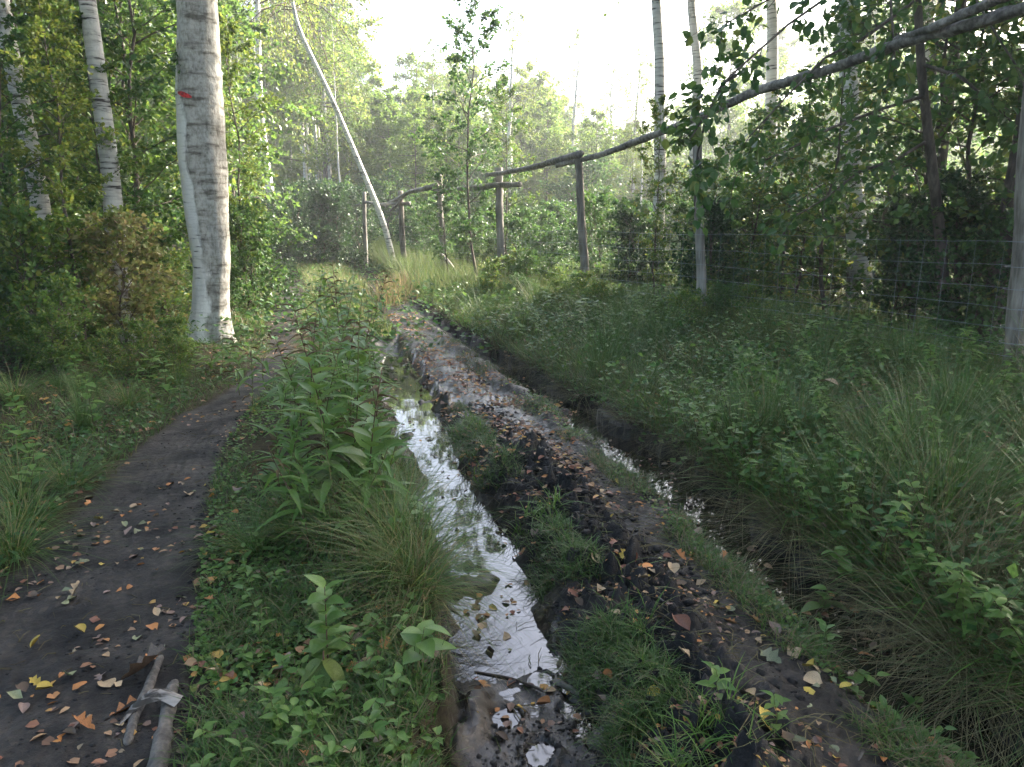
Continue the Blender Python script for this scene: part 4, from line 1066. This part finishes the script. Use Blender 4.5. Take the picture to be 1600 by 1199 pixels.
def herb(name, x, y, h, kind, nleaf, lsize, label, cat='plant', group=None, seed=0, bend=(0, 0), t0=.12, el0=.7, el1=.1, brown_top=0., stem='stem_green', whorl=1, rad=.004, taper=.5):
    r_ = random.Random(seed)
    z = H1(x, y); e = empty(name, (x, y, z - .01)); tag(e, label, cat, group)
    n = 8; u = np.linspace(0, 1, n)
    w1, w2 = r_.uniform(-.03, .03), r_.uniform(-.03, .03)
    st_ = np.stack([bend[0] * u ** 1.6 + w1 * np.sin(u * 5), bend[1] * u ** 1.6 + w2 * np.sin(u * 4), h * u - .1 * (abs(bend[0]) + abs(bend[1])) * u * u], -1)
    link('stem', Geo().add(*tubes(st_[None], np.linspace(rad, rad * .35, n)[None], 5)).mesh('stem', M[stem]), e)
    az = r_.uniform(0, 6.28)
    for i in range(nleaf):
        t = t0 + (1 - t0) * (i + .5) / nleaf
        az += 2.4
        p = [float(np.interp(t, u, st_[:, c])) for c in range(3)]
        kd = kind
        if brown_top and (t > 1 - brown_top): kd = 'brown'
        elif t < .35 and cat == 'weed' and r_.random() < .3: kd = 'brown'
        if cat == 'weed' and r_.random() < .1: continue
        sz = lsize * (1 - taper * abs(t - .45) / .55) * r_.uniform(.75, 1.2)
        if kd == 'brown': sz *= .7
        for q_ in range(whorl):
            a = az + (0 if whorl == 1 else (q_ - (whorl - 1) / 2) * 1.0)
            stem_leaf(e, kd, p, a, el0 + (el1 - el0) * t + r_.uniform(-.3, .3), sz * (1 if q_ == whorl // 2 or whorl == 1 else .85), r_)
    return e
# the tall stalks between path and puddle
stalks = [(470, 690, 520), (440, 660, 540), (505, 740, 560), (540, 720, 500), (565, 760, 560), (590, 740, 570), (525, 800, 640), (485, 800, 650), (600, 690, 530), (555, 640, 430), (515, 680, 450), (580, 790, 640), (445, 780, 690), (600, 830, 680), (560, 870, 700), (480, 860, 690), (450, 820, 650), (515, 720, 520), (555, 690, 480), (490, 680, 480), (535, 760, 560), (575, 610, 420), (505, 600, 400), (545, 790, 430), (520, 800, 470), (500, 760, 500), (560, 740, 455), (480, 720, 440), (530, 700, 420), (590, 700, 520), (575, 820, 560), (470, 790, 600),
          (440, 740, 590), (540, 660, 410), (500, 650, 430), (570, 650, 440), (500, 640, 480), (595, 640, 500), (520, 620, 400), (550, 600, 420), (585, 600, 440), (535, 850, 620), (600, 770, 610), (510, 850, 700)]
for i, (px, py, pt) in enumerate(stalks):
    g_ = G(px, py, .06); x, y = g_[0], g_[1]
    hh = P(px, pt, y)[2] - .06
    bt_ = .25 if i % 3 == 0 else 0.
    lb = 'tall weed stalk with withered dark top' if bt_ else 'tall weed stalk with drooping narrow leaves'
    herb('tall_weed', x, y, hh, 'lance' if i % 6 else 'small', int(20 + hh * 14), rs.uniform(.17, .23), lb, 'weed', 'withered topped weed stalks' if bt_ else 'leafy weed stalks between path and puddle', i, (rs.uniform(-.22, .22), rs.uniform(-.2, .2)), .1, rs.uniform(.5, 1.0), rs.uniform(.1, .6), bt_, 'stem_brown' if bt_ else 'stem_green', 1, .005)
for i, (px, py, pt) in enumerate([(395, 640, 540), (375, 620, 530), (350, 600, 520), (415, 610, 520), (330, 590, 540), (360, 570, 520)]):
    g_ = G(px, py); herb('leafy_weed', g_[0], g_[1], P(px, pt, g_[1])[2], 'lance', 16, .22, 'leafy weed with broad drooping leaves at the foot of the big birch', 'weed', 'weeds at the foot of the big birch', 40 + i, (.05, -.05), .15, .7, .2, .2)
for i, (px, py) in enumerate([(1480, 940), (1560, 930), (1420, 900), (1600, 1000), (1530, 1010), (1640, 960), (1500, 880), (1380, 860)]):
    g_ = G(px, py, .1); o = tus(STR[i % 3], 'dry_grass_tussock', g_[0], g_[1], 1.25, 'grey dead grass fanned out flat', 'flattened dead grass at the near ditch', rs.uniform(.5, 1.0), (-1, -.1)); o['category'] = 'grass tussock'
# plants one can point at
g_ = G(515, 1085); herb('young_weed', g_[0], g_[1], .36, 'ovate', 20, .095, 'young plant with jagged blue green top and big spotted yellow leaves at its foot', 'plant', None, 61, (.0, .02), .3, .4, .5, 0, 'stem_brown', 1, .0035, .1)
for i in range(90):
    Y = 2.4 * (10.5 / 2.4) ** rs.random(); a, b_ = float(fX(10, Y)), float(fX(11, Y)); x = a + .1 + (b_ - a - .1) * rs.random() ** .8
    herb('bank_sapling', x, Y, rs.uniform(.35, .7), rs.choice(['small', 'small', 'ovate', 'lance']), 15, rs.uniform(.07, .12), 'tall spray of pale green leaflets', 'plant', 'tall leafy sprays in the bank grass', 400 + i, (rs.uniform(-.3, .1), rs.uniform(-.25, .1)), .35, .3, .1, 0, 'stem_brown', 3, .0025, .3)
for i in range(46):
    Y = 2.0 * (10 / 2.0) ** (i / 46 + rs.uniform(-.01, .01)); x = float(fX(10, Y)) + rs.uniform(.28, .5)
    tus(TUS[rs.randrange(3)], 'grass_tussock', x, Y, rs.uniform(.6, .95), 'green tussock overhanging the ditch', 'green tussocks over the ditch', rs.uniform(.1, .4), (-1, -.2))
for i in range(34):
    Y = 3.0 * (9.0 / 3.0) ** rs.random(); b_ = float(fX(0, Y)); x = b_ - .15 - rs.random() ** 1.3 * (1.2 + .25 * Y)
    herb('verge_weed', x, Y, rs.uniform(.2, .6), rs.choice(['ovate', 'small', 'lance']), 14, rs.uniform(.08, .14), 'leafy green weed on the left verge', 'plant', 'weeds on the left verge', 460 + i, (rs.uniform(-.15, .15), rs.uniform(-.15, .1)), .15, .4, .2, 0, 'stem_brown', 1, .0025, .3)
for i in range(26):
    Y = 3.2 * (9.0 / 3.2) ** rs.random(); b_ = float(fX(0, Y)); x = b_ - .3 - rs.random() * (1.0 + .3 * Y)
    tus(rs.choice([TUS[0], TUS[1], TUS[2], RSH[0]]), 'grass_tussock', x, Y, rs.uniform(.5, .9), 'ragged green tussock on the left verge', 'ragged tussocks of the left verge', .15)
e = empty('yellow_leaved_plant', tuple(G(508, 1100))); tag(e, 'three big spotted yellow green leaves hanging in the near grass', 'plant')
link('stem', Geo().add(*tubes(np.array([[(0, 0, -.02), (.0, 0, .1), (.005, 0, .2)]]), np.array([[.004, .0035, .003]]), 5)).mesh('stem', M['stem_brown']), e)
for az, el, s, z in ((-2.7, -.55, .12, .17), (-1.6, -.75, .14, .16), (-.35, -.6, .13, .17), (2.2, .1, .09, .17), (.9, .2, .08, .18)):
    o = link('leaf', LM['big'][0], e); o.location = (0, 0, z); o.rotation_euler = (0, -el, az); o.scale = (s, s, s)
g_ = G(655, 1090, .02); herb('broad_leaved_seedling', g_[0], g_[1], .20, 'ovate', 8, .115, 'seedling with pale broad leaves at the corner of the near puddle', 'plant', None, 63, (.02, 0), .45, .2, .2, 0, 'stem_green', 1, .003, .1)
for i, (px, py) in enumerate([(585, 880), (640, 860), (610, 850)]):
    g_ = G(px, py, .05); herb('mugwort', g_[0], g_[1], .24, 'oak', 14, .11, 'mugwort plant with jagged leaves leaning to the water', 'plant', 'mugwort plants by the water', 64 + i, (.1, -.03), .3, .3, .3)
for i, (px, py) in enumerate([(1325, 905), (1365, 875), (1300, 920)]):
    g_ = G(px, py, 0); herb('bramble_sprig', g_[0], g_[1], .22, 'ovate', 9, .11, 'sprig of broad dark leaves standing in the ditch water', 'plant', 'broad leaved sprigs in the ditch', 70 + i, (-.05, 0), .3, .3, .3)
for i in range(64):
    Y = 1.75 * (4.2 / 1.75) ** rs.random(); a, b_ = float(fX(1, Y)), float(fX(2, Y)); x = a + .08 + (b_ - a - .1) * rs.random()
    herb('small_weed', x, Y, rs.uniform(.07, .16), 'small', 8, .055, 'small leafy weed in the short grass', 'plant', 'small weeds on the near strip', 100 + i, (rs.uniform(-.04, .04), 0), .2, .4, .4, 0, 'stem_green', 1, .002, .2)
# sprays of pale leaflets on the right bank
bp_ = [(1180, 640), (1230, 700), (1290, 660), (1260, 760), (1330, 720), (1390, 700), (1370, 780), (1430, 790), (1150, 620), (1110, 600), (1070, 620), (1200, 590), (1250, 610), (1400, 640), (1460, 760), (1490, 840), (1140, 680), (1330, 830), (1500, 720), (1300, 600),
       (1590, 900), (1600, 1010), (1340, 640), (1220, 660), (1420, 840), (1550, 960), (1060, 590), (1010, 580)]
for i, (px, py) in enumerate(bp_):
    y = 1.3 / math.tan(PITCH + math.atan((py + 60 - 599.5) / FPX)); x = spot(px, y)
    if x < float(fX(10, y)) + .1: x = float(fX(10, y)) + .12
    herb('bank_sapling', x, y, rs.uniform(.35, .6), 'small', 12, .075, 'low spray of pale green leaflets', 'plant', 'leafy sprays on the bank', 200 + i, (rs.uniform(-.3, .0), rs.uniform(-.25, .05)), .3, .3, .1, 0, 'stem_brown', 3, .0025, .3)
for i, (px, py) in enumerate([(1340, 1060), (1400, 1100), (1450, 1130), (1290, 1010), (1370, 1020), (1500, 1160), (1430, 1060), (1130, 1150), (1200, 1180)]):
    g_ = G(px, py, 0); herb('ditch_weed', g_[0], g_[1], rs.uniform(.08, .17), 'small', 9, .06, 'low leafy weed on the ditch edge', 'plant', 'low weeds along the ditch edge', 260 + i, (rs.uniform(-.08, .08), 0), .2, .3, .3, 0, 'stem_green', 1, .002, .2)

# ================================================================== STICKS
def stick(name, pts, rad, mat, label, seed=0, amp=.1, lift=.0, n=26):
    rad = [rad[0] * .45] + [rad[0]] + list(rad[1:]) + [rad[-1] * .35]; pts = [pts[0]] + [tuple(np.array(pts[0]) * .9 + np.array(pts[1]) * .1)] + list(pts[1:-1]) + [tuple(np.array(pts[-1]) * .9 + np.array(pts[-2]) * .1), pts[-1]]; rad = np.interp(np.linspace(0, 1, len(pts)), np.linspace(0, 1, len(rad)), rad); amp = amp * 1.7
    pts = np.array([G(*p) if len(p) == 2 else G(p[0], p[1], p[2]) for p in pts])
    for p in pts: p[2] = max(H1(p[0], p[1]), -.16) + lift + rad[0] * .5
    base = pts[0].copy()
    o = link(name, Geo().add(*[a if i else a - base for i, a in enumerate(rough_log(pts, rad, 10, seed, amp, False, n))]).mesh(name, M[mat])); o.location = tuple(base)
    tag(o, label, 'stick'); return o
stick('dead_stick', [(200, 1175), (212, 1130), (235, 1080), (254, 1036)], [.014, .016, .017, .013], 'stick', 'flat grey broken stick on the path beside the big dead leaf', 1)
stick('dead_branch', [(245, 1230), (256, 1165), (265, 1110), (275, 1075)], [.028, .027, .022, .015], 'stick', 'thick rotten branch half sunk at the path edge', 2, .14)
stick('broken_stick', [(962, 1088), (966, 1130), (972, 1190)], [.012, .014, .012], 'stick_dark', 'short dark stick standing in the mud by the near puddle', 3)
stick('thin_twig', [(850, 1040), (800, 1010), (740, 1000)], [.006, .005, .004], 'stick_dark', 'wet twig crossing the puddle below the grass', 4, .1, .02)
stick('thin_twig', [(905, 1040), (870, 1022), (858, 1010)], [.011, .012, .009], 'stick', 'muddy stick lying on the right edge of the puddle', 5)
stick('thin_twig', [(1378, 1062), (1420, 1100), (1462, 1165)], [.004, .004, .003], 'stick', 'long thin twig lying across the near ridge', 6)
stick('thin_twig', [(1131, 1035), (1142, 1022), (1150, 1010)], [.004, .004, .003], 'stick', 'pale short twig on the black churned mud', 7)
stick('thin_twig', [(1165, 1101), (1200, 1100), (1210, 1099)], [.0035, .003, .003], 'stick', 'pale straw twig lying on the churned mud near two tan leaves', 8)
stick('thin_twig', [(1340, 1199), (1355, 1165), (1370, 1125)], [.004, .004, .003], 'stick', 'straight twig near the lower picture edge among small weeds', 9)
stick('thin_twig', [(1310, 715), (1400, 700), (1440, 690)], [.006, .005, .004], 'stick', 'bare twig lying in the grass of the bank', 10, .1, .25)
stick('thin_twig', [(1090, 1000), (1060, 985), (1010, 950)], [.004, .004, .003], 'stick', 'thin twig on the grassy part of the ridge', 11)
stick('thin_twig', [(700, 905), (730, 925), (780, 960)], [.004, .004, .003], 'stick_dark', 'dark twig floating in the middle of the puddle', 12, .1, .01)
# the strip of peeled birch bark on the rotten branch
sp_ = [G(*p) for p in ((188, 1140), (212, 1128), (232, 1118), (258, 1112), (282, 1118))]
V, Q = [], []
for i, p in enumerate(sp_):
    zz = [.015, .04, .055, .062, .045][i]; w = [.008, .018, .024, .026, .016][i]; hb_ = H1(p[0], p[1])
    for j, (dy, dz) in enumerate(((-w, -.010), (-w * .4, .010), (w * .4, .012), (w, -.006))):
        V.append((p[0] + .012 * math.sin(i * 3 + j), p[1] + dy * (1 + .35 * math.sin(i * 5 + j * 2)), hb_ + zz - .012 + dz + .008 * math.sin(i * 2.3 + j * 1.7)))
for i in range(4):
    for j in range(3): a = i * 4 + j; Q.append((a, a + 4, a + 5, a + 1))
o = link('bark_strip', mesh_np('bark_strip', np.array(V), None, np.array(Q), M['white_bark'], True)); tag(o, 'crumpled whitish bark strip lying across the rotten branch', 'bark')

# ================================================================== FALLEN LEAVES
FS = {'pointed': (W_birch, 7), 'round': (W_round, 7), 'oval': (W_ovate, 7), 'lobed': (W_oak, 13)}
FM = {}
for k, (wf, n) in FS.items():
    for c in LC:
        for v in range(2):
            Vv, Fv = leaf_shape(wf, n, [-.30, .32][v], [.42, .16][v], [.05, .08][v])
            FM[(k, c, v)] = mesh_np('fallen_leaf', Vv, None, Fv, M['fallen_' + c], True)
def place_leaf(x, y, size, shape, colr, label, group=None, v=None, az=None, z=None, name='fallen_leaf'):
    o = link(name, FM[(shape, colr, rs.randrange(2) if v is None else v)])
    hz = H1(x, y) if z is None else z
    o.location = (x, y, hz + .006)
    o.rotation_euler = (rs.uniform(-.4, .4), rs.uniform(-.4, .4), rs.uniform(0, 6.28) if az is None else az)
    o.scale = (size, size * rs.uniform(.8, 1.1), size)
    return tag(o, label, 'leaf', group)
def gl(px, py, size, shape, colr, label, z=None, az=None):
    g0 = G(px, py, 0.0 if z is None else z); place_leaf(g0[0], g0[1], size, shape, colr, label, None, None, az, z)
gl(190, 1072, .17, 'lobed', 'dull brown', 'very large grey brown dead leaf on the path beside the sticks', az=.3)
gl(218, 1056, .085, 'lobed', 'orange', 'star shaped orange leaf lying on the big grey brown leaf', az=1.2)
gl(172, 1128, .105, 'lobed', 'orange', 'golden lobed oak leaf standing up beside the bark strip', az=.9)
gl(150, 1152, .09, 'lobed', 'orange', 'rusty orange lobed leaf at the lower path', az=2.9)
gl(192, 1145, .07, 'lobed', 'pale tan', 'tan lobed leaf tucked against the dark stick', az=2.2)
gl(94, 1160, .045, 'round', 'orange', 'small orange leaf, lowest on the path')
gl(48, 1017, .05, 'oval', 'yellow', 'bright yellow leaf alone on the dark path')
gl(68, 1080, .05, 'lobed', 'yellow', 'pale yellow curled leaf on the dark path below the bright yellow one')
gl(104, 1062, .065, 'oval', 'grey green', 'dull green leaf overlapping a brown one on the path')
gl(213, 1010, .06, 'oval', 'grey green', 'greyish green leaf on the path above the sticks')
gl(235, 985, .06, 'oval', 'orange', 'upright orange leaf on the path above the greyish green leaf')
gl(837, 1103, .055, 'round', 'orange', 'curled orange leaf on the shallow mud of the near rut', -.12)
gl(1030, 1088, .05, 'round', 'yellow', 'round yellow leaf on the near end of the ridge')
gl(1203, 1168, .085, 'oval', 'yellow', 'large pale yellow leaf on the churned mud at the lower picture edge', az=1.8)
gl(1158, 1092, .06, 'round', 'pale tan', 'pale tan leaf at the root of a straw twig')
gl(1220, 1045, .10, 'lobed', 'grey green', 'big greyish green leaf in the middle of the near ridge', az=2.2)
gl(1245, 1035, .09, 'pointed', 'pale tan', 'folded tan leaf standing beside the big greyish green leaf', az=1.6)
gl(1325, 1035, .075, 'round', 'green', 'fresh green round leaf by the ditch grass')
gl(1265, 1080, .06, 'pointed', 'yellow', 'pale yellow leaf between the round tan leaf and a twig')
gl(1255, 1065, .06, 'round', 'pale tan', 'round tan leaf on the near ridge')
gl(1376, 1085, .06, 'pointed', 'yellow', 'pale yellow leaf with a bite right of the long twig')
gl(1188, 981, .05, 'lobed', 'orange', 'bright orange curled leaf on the ridge, most vivid there')
gl(1130, 975, .05, 'lobed', 'orange', 'orange leaf near a greyish green leaf on the middle ridge')
gl(1216, 1000, .075, 'oval', 'greyish pink', 'broad pinkish brown leaf on the middle ridge')
gl(1075, 1030, .10, 'oval', 'reddish brown', 'long red brown leaf hanging on the grass of the ridge', az=2.0)
gl(917, 1112, .075, 'oval', 'dull brown', 'brown leaf on the right edge of the near mud')
gl(1280, 598, .11, 'round', 'pale tan', 'pale round leaf caught in the weeds of the bank', .55)
n_big = 300 - 27
zone_def = [('on the dark footpath', 0, 1, .22, .0), ('in the grass strip between path and puddle', 1, 2, .17, .03), ('on the wet mud of the left rut', 3, 5, .06, .0), ('on the muddy ridge between the ruts', 5, 7, .45, .0), ('on the grassy edge above the ditch', 7, 8, .10, .02)]
shape_w = ['pointed'] * 6 + ['round'] * 2 + ['oval'] * 3 + ['lobed']
col_w = ['yellow'] * 2 + ['orange'] * 4 + ['pale tan'] * 6 + ['reddish brown'] * 3 + ['dull brown'] * 3 + ['greyish pink'] * 3 + ['grey green'] * 3
for nm, ka, kb, w, lift in zone_def:
    last = None
    for i in range(int(n_big * w)):
        Y = 1.75 * (4.4 / 1.75) ** (rs.random() ** .8)
        a, b_ = float(fX(ka, Y)), float(fX(kb, Y))
        a = max(a, spot(0, Y))
        x = a + (b_ - a) * rs.random()
        if last and rs.random() < .5: x, Y = last[0] + rs.gauss(0, .07), last[1] + rs.gauss(0, .08)
        last = (x, Y)
        sh, c = rs.choice(shape_w), rs.choice(col_w)
        z = max(H1(x, Y), -.142 if ka == 3 else -9) + lift
        lb = '%s %s fallen leaf %s' % (c, sh, nm)
        place_leaf(x, Y, rs.uniform(.022, .058) * (1.4 if sh == 'lobed' else 1), sh, c, lb, '%s %s leaves %s' % (c, sh, nm), z=z)
# the many smaller ones farther off
def litter(n, y0, y1, ka, kb, da, db, seed, label, lift=.004, size=.045, power=1.0, floor=-9):
    r = np.random.default_rng(seed)
    pts = scatter(int(n * 1.9), y0, y1, lambda y: fX(ka, y) + da, lambda y: fX(kb, y) + db, seed, patch(2.6, seed), .02, power)
    pts[:, 2] = np.maximum(pts[:, 2], floor) + lift + r.uniform(0, .008, len(pts)); m = len(pts)
    V, F = inst(LEAF6[0] * np.array([1, 1, 1.6]), LEAF6[1], pts, axes(unit(np.stack([r.normal(0, 1, m), r.normal(0, 1, m), r.normal(0, .12, m)], -1)), unit(np.array([0, 0, 1.]) + r.normal(0, .28, (m, 3)))), size * r.uniform(.5, 1.3, m), r.uniform(.7, 1.2, m))
    stuff('fallen_leaves', mesh_np('fallen_leaves', V, F, None, M['litter']), label)
litter(520, 1.5, 13, 0, 1, 0, .05, 301, 'small and distant fallen leaves on the footpath', .004, .038)
litter(900, 1.5, 9, 1, 2, 0, 0, 302, 'fallen leaves sunk in the middle grass strip', .02)
litter(2200, 3.8, 13, 4, 7, .02, .05, 303, 'fallen leaves strewn over the muddy ridge', .004, .045, .8)
litter(1500, 4.4, 10, 4, 7, .02, .05, 310, 'leaves trodden into the wet grey mud farther up the track', .004, .045)
litter(900, 1.6, 4.2, 5, 8, 0, .05, 308, 'small scraps of leaf on the near ridge', .003, .025)
litter(110, 2.2, 8, 3, 4, 0, 0, 304, 'leaves floating in the puddle', .003, .04, 1.0, -.142)
litter(160, 1.6, 2.7, 3, 5, 0, 0, 311, 'leaves pressed into the shallow mud of the near rut', .004, .04)
litter(500, 1.8, 9, 7, 9, 0, 0, 305, 'fallen leaves along the ditch edge', .012)
litter(2600, 2.4, 14, 0, 0, -4.5, 0, 306, 'brown leaf litter on the left forest floor', .03, .05)
litter(500, 2.2, 12, 10, 11, 0, .2, 307, 'fallen leaves caught in the bank grass', .16, .045)
litter(120, 2.0, 8, 8, 10, 0, 0, 309, 'leaves floating in the ditch', .003, .04, 1.0, -.109)

# ================================================================== CLODS AND DEBRIS
ico = []
ph = (1 + 5 ** .5) / 2
for a, b_ in ((1, ph), (-1, ph), (1, -ph), (-1, -ph)): ico += [(0, a, b_), (a, b_, 0), (b_, 0, a)]
ico = unit(np.array(ico, float))
IF = [(i, j, k) for i in range(12) for j in range(i + 1, 12) for k in range(j + 1, 12)
      if max(np.linalg.norm(ico[i] - ico[j]), np.linalg.norm(ico[j] - ico[k]), np.linalg.norm(ico[i] - ico[k])) < 1.1]
IF = np.array([f if np.dot(np.cross(ico[f[1]] - ico[f[0]], ico[f[2]] - ico[f[0]]), ico[f[0]]) > 0 else (f[0], f[2], f[1]) for f in IF])
def clods(n, y0, y1, fc, spread, seed, smin, smax, label):
    r = np.random.default_rng(seed)
    Y = y0 * (y1 / y0) ** r.uniform(0, 1, n); X = fc(Y) + r.normal(0, spread, n)
    keep = vnoise(X * 3, Y * 3, seed) > .35; X, Y = X[keep], Y[keep]; m = len(X)
    sz = smin + (smax - smin) * r.uniform(0, 1, m) ** 3
    pos = np.stack([X, Y, height(X, Y) - sz * .1], -1)
    ax_ = axes(unit(r.normal(0, 1, (m, 3))), unit(r.normal(0, 1, (m, 3))))
    V = np.einsum('kc,mcd->mkd', ico, ax_) * (sz[:, None, None] * r.uniform(.6, 1.3, (m, 12, 1))) * np.array([1.3, 1, .8]) + pos[:, None, :]
    F = (IF[None] + (np.arange(m) * 12)[:, None, None]).reshape(-1, 3)
    me = mesh_np('mud_clods', V.reshape(-1, 3), F, None, M['ground'], True)
    z_ = me.color_attributes.new('zone', 'FLOAT_COLOR', 'POINT')
    z_.data.foreach_set('color', np.tile(np.array([1, .45, .75, 1], np.float32), m * 12))
    stuff('mud_clods', me, label)
clods(6500, 1.5, 6.5, lambda y: fX(6, y) - .03, .17, 501, .003, .022, 'crumbs of black mud thrown up along the churned line of the ridge')
clods(1600, 1.7, 6.5, lambda y: fX(4, y) + .42 * (fX(6, y) - fX(4, y)), .10, 502, .003, .013, 'mud crumbs along the puddle side of the ridge')
clods(1800, 1.6, 7, lambda y: fX(8, y), .08, 503, .003, .013, 'mud crumbs on the edge of the ditch')
clods(2500, 1.8, 8, lambda y: fX(10, y) + .1, .14, 504, .004, .022, 'dark clods fallen from the bank foot')
clods(1500, 1.5, 3.0, lambda y: (fX(3, y) + fX(4, y)) / 2, .12, 505, .003, .011, 'clods in the shallow mud of the near rut')
clods(900, 1.5, 6, lambda y: fX(1, y) - .02, .05, 506, .003, .014, 'crumbs of soil along the path edge')
clods(1500, 1.5, 6, lambda y: (fX(0, y) * .35 + fX(1, y) * .65), .35, 507, .002, .009, 'grit and crumbs of soil on the footpath')
def debris(n, y0, y1, ka, kb, seed, label, mat='straw', L=.09, floor=-9):
    r = np.random.default_rng(seed)
    pts = scatter(n, y0, y1, lambda y: fX(ka, y), lambda y: fX(kb, y) + .05, seed, patch(1.8, seed), -.1)
    m = len(pts); pts[:, 2] = np.maximum(pts[:, 2], floor); pts[:, 2] += .006
    a = r.uniform(0, 6.283, m); Ls = L * r.uniform(.4, 1.6, m)
    mid = pts + np.stack([np.cos(a) * Ls * .5, np.sin(a) * Ls * .5, r.uniform(0, .012, m)], -1)
    a2 = a + r.normal(0, .35, m)
    end = mid + np.stack([np.cos(a2) * Ls * .5, np.sin(a2) * Ls * .5, r.uniform(-.012, .004, m)], -1)
    V, T, Q = tubes(np.stack([pts, mid, end], 1), np.tile(np.array([[.0012, .0011, .0007]]), (m, 1)) * r.uniform(.6, 1.8, (m, 1)), 3, False)
    stuff('plant_debris', mesh_np('plant_debris', V, T, Q, M[mat]), label)
debris(2600, 1.5, 6, 4, 8, 601, 'dead stalks and straws trodden into the ridge')
debris(1500, 1.5, 6, 1, 2, 602, 'dead stalks lying in the grass strip')
debris(150, 2.0, 8, 3, 4, 605, 'stalks and scum floating at the puddle margin', 'straw', .07, -.139)
debris(260, 1.5, 6, 0, 1, 603, 'bits of straw on the footpath', 'straw', .06)
debris(1200, 2.4, 9, 10, 11, 604, 'dark twigs tangled in the bank', 'stick_dark', .25)
# ================================================================== MORNING HAZE
if HAZE_DENSITY > 0:
    x0, x1, y0, y1, z0, z1 = -175, 175, -30, 245, -1.3, 20
    V = [(x, y, z) for z in (z0, z1) for y in (y0, y1) for x in (x0, x1)]
    Q = [(0, 2, 3, 1), (4, 5, 7, 6), (0, 1, 5, 4), (2, 6, 7, 3), (0, 4, 6, 2), (1, 3, 7, 5)]
    hm = bpy.data.materials.new('morning haze'); hm.use_nodes = True; nt = hm.node_tree; nt.nodes.clear()
    out = nt.nodes.new('ShaderNodeOutputMaterial'); pv = nt.nodes.new('ShaderNodeVolumePrincipled')
    pv.inputs['Color'].default_value = (.93, .96, 1.0, 1); pv.inputs['Density'].default_value = HAZE_DENSITY; pv.inputs['Anisotropy'].default_value = .55
    nt.links.new(pv.outputs[0], out.inputs['Volume'])
    hz_ = link('haze', mesh_np('haze', np.array(V, float), None, np.array(Q), hm)); hz_['kind'] = 'stuff'; hz_['label'] = 'thin bright morning haze over the whole wood'
# ------------------------------------------------------------------ where each of the many stands
def where(o):
    x, y = o.location.x, o.location.y
    xf = float(fX(11, y)); xp = float(fX(0, y)); x1 = float(fX(1, y)); x2 = float(fX(2, y))
    if x > xp and x > x1 and x < float(fX(4, y)):
        return 'near the bark strip' if y < 2.6 else 'before the tall weeds' if y < 4.2 else 'among the nearest tall weeds' if y < 5.6 else 'at the far end of the tall weeds'
    if x < xp: return 'close to the nearer path edge' if y < 5 and x > xp - 1.2 else 'far left of the nearer path' if y < 6 else 'before the big old birch' if y < 9.6 else 'beyond the big old birch'
    if y > 24: return 'beyond the small far posts'
    seg = 'before the nearest post' if y < 6 else 'between the two nearest posts' if y < 9.3 else 'just before the bark covered post' if y < 11.8 else 'past the bark covered post' if y < 16 else 'beyond the small far posts'
    if x > xf: return ('close behind the wire ' if x < xf + 2.5 else 'deeper in ') + seg
    if y < 14: return ('under the wire ' if x > (xf + float(fX(10, y))) / 2 else 'low by the ditch ') + seg
    return seg
cnt = {}
for o in list(SC.objects):
    if o.parent is None and 'group' in o and 'category' in o and o.get('category') != 'leaf': cnt.setdefault(o['label'], []).append(o)
for lb, os_ in cnt.items():
    if len(os_) < 5: continue
    for o in os_:
        t = o['label'] + ', ' + where(o)
        w_ = o['label'].split()
        if len(t.split()) > 16: t = ' '.join(w_[:16 - len(where(o).split())]) + ', ' + where(o)
        o['label'] = t
tris = sum(len(me.polygons) for me in bpy.data.meshes)
print('polys', tris, 'objects', len(bpy.data.objects))
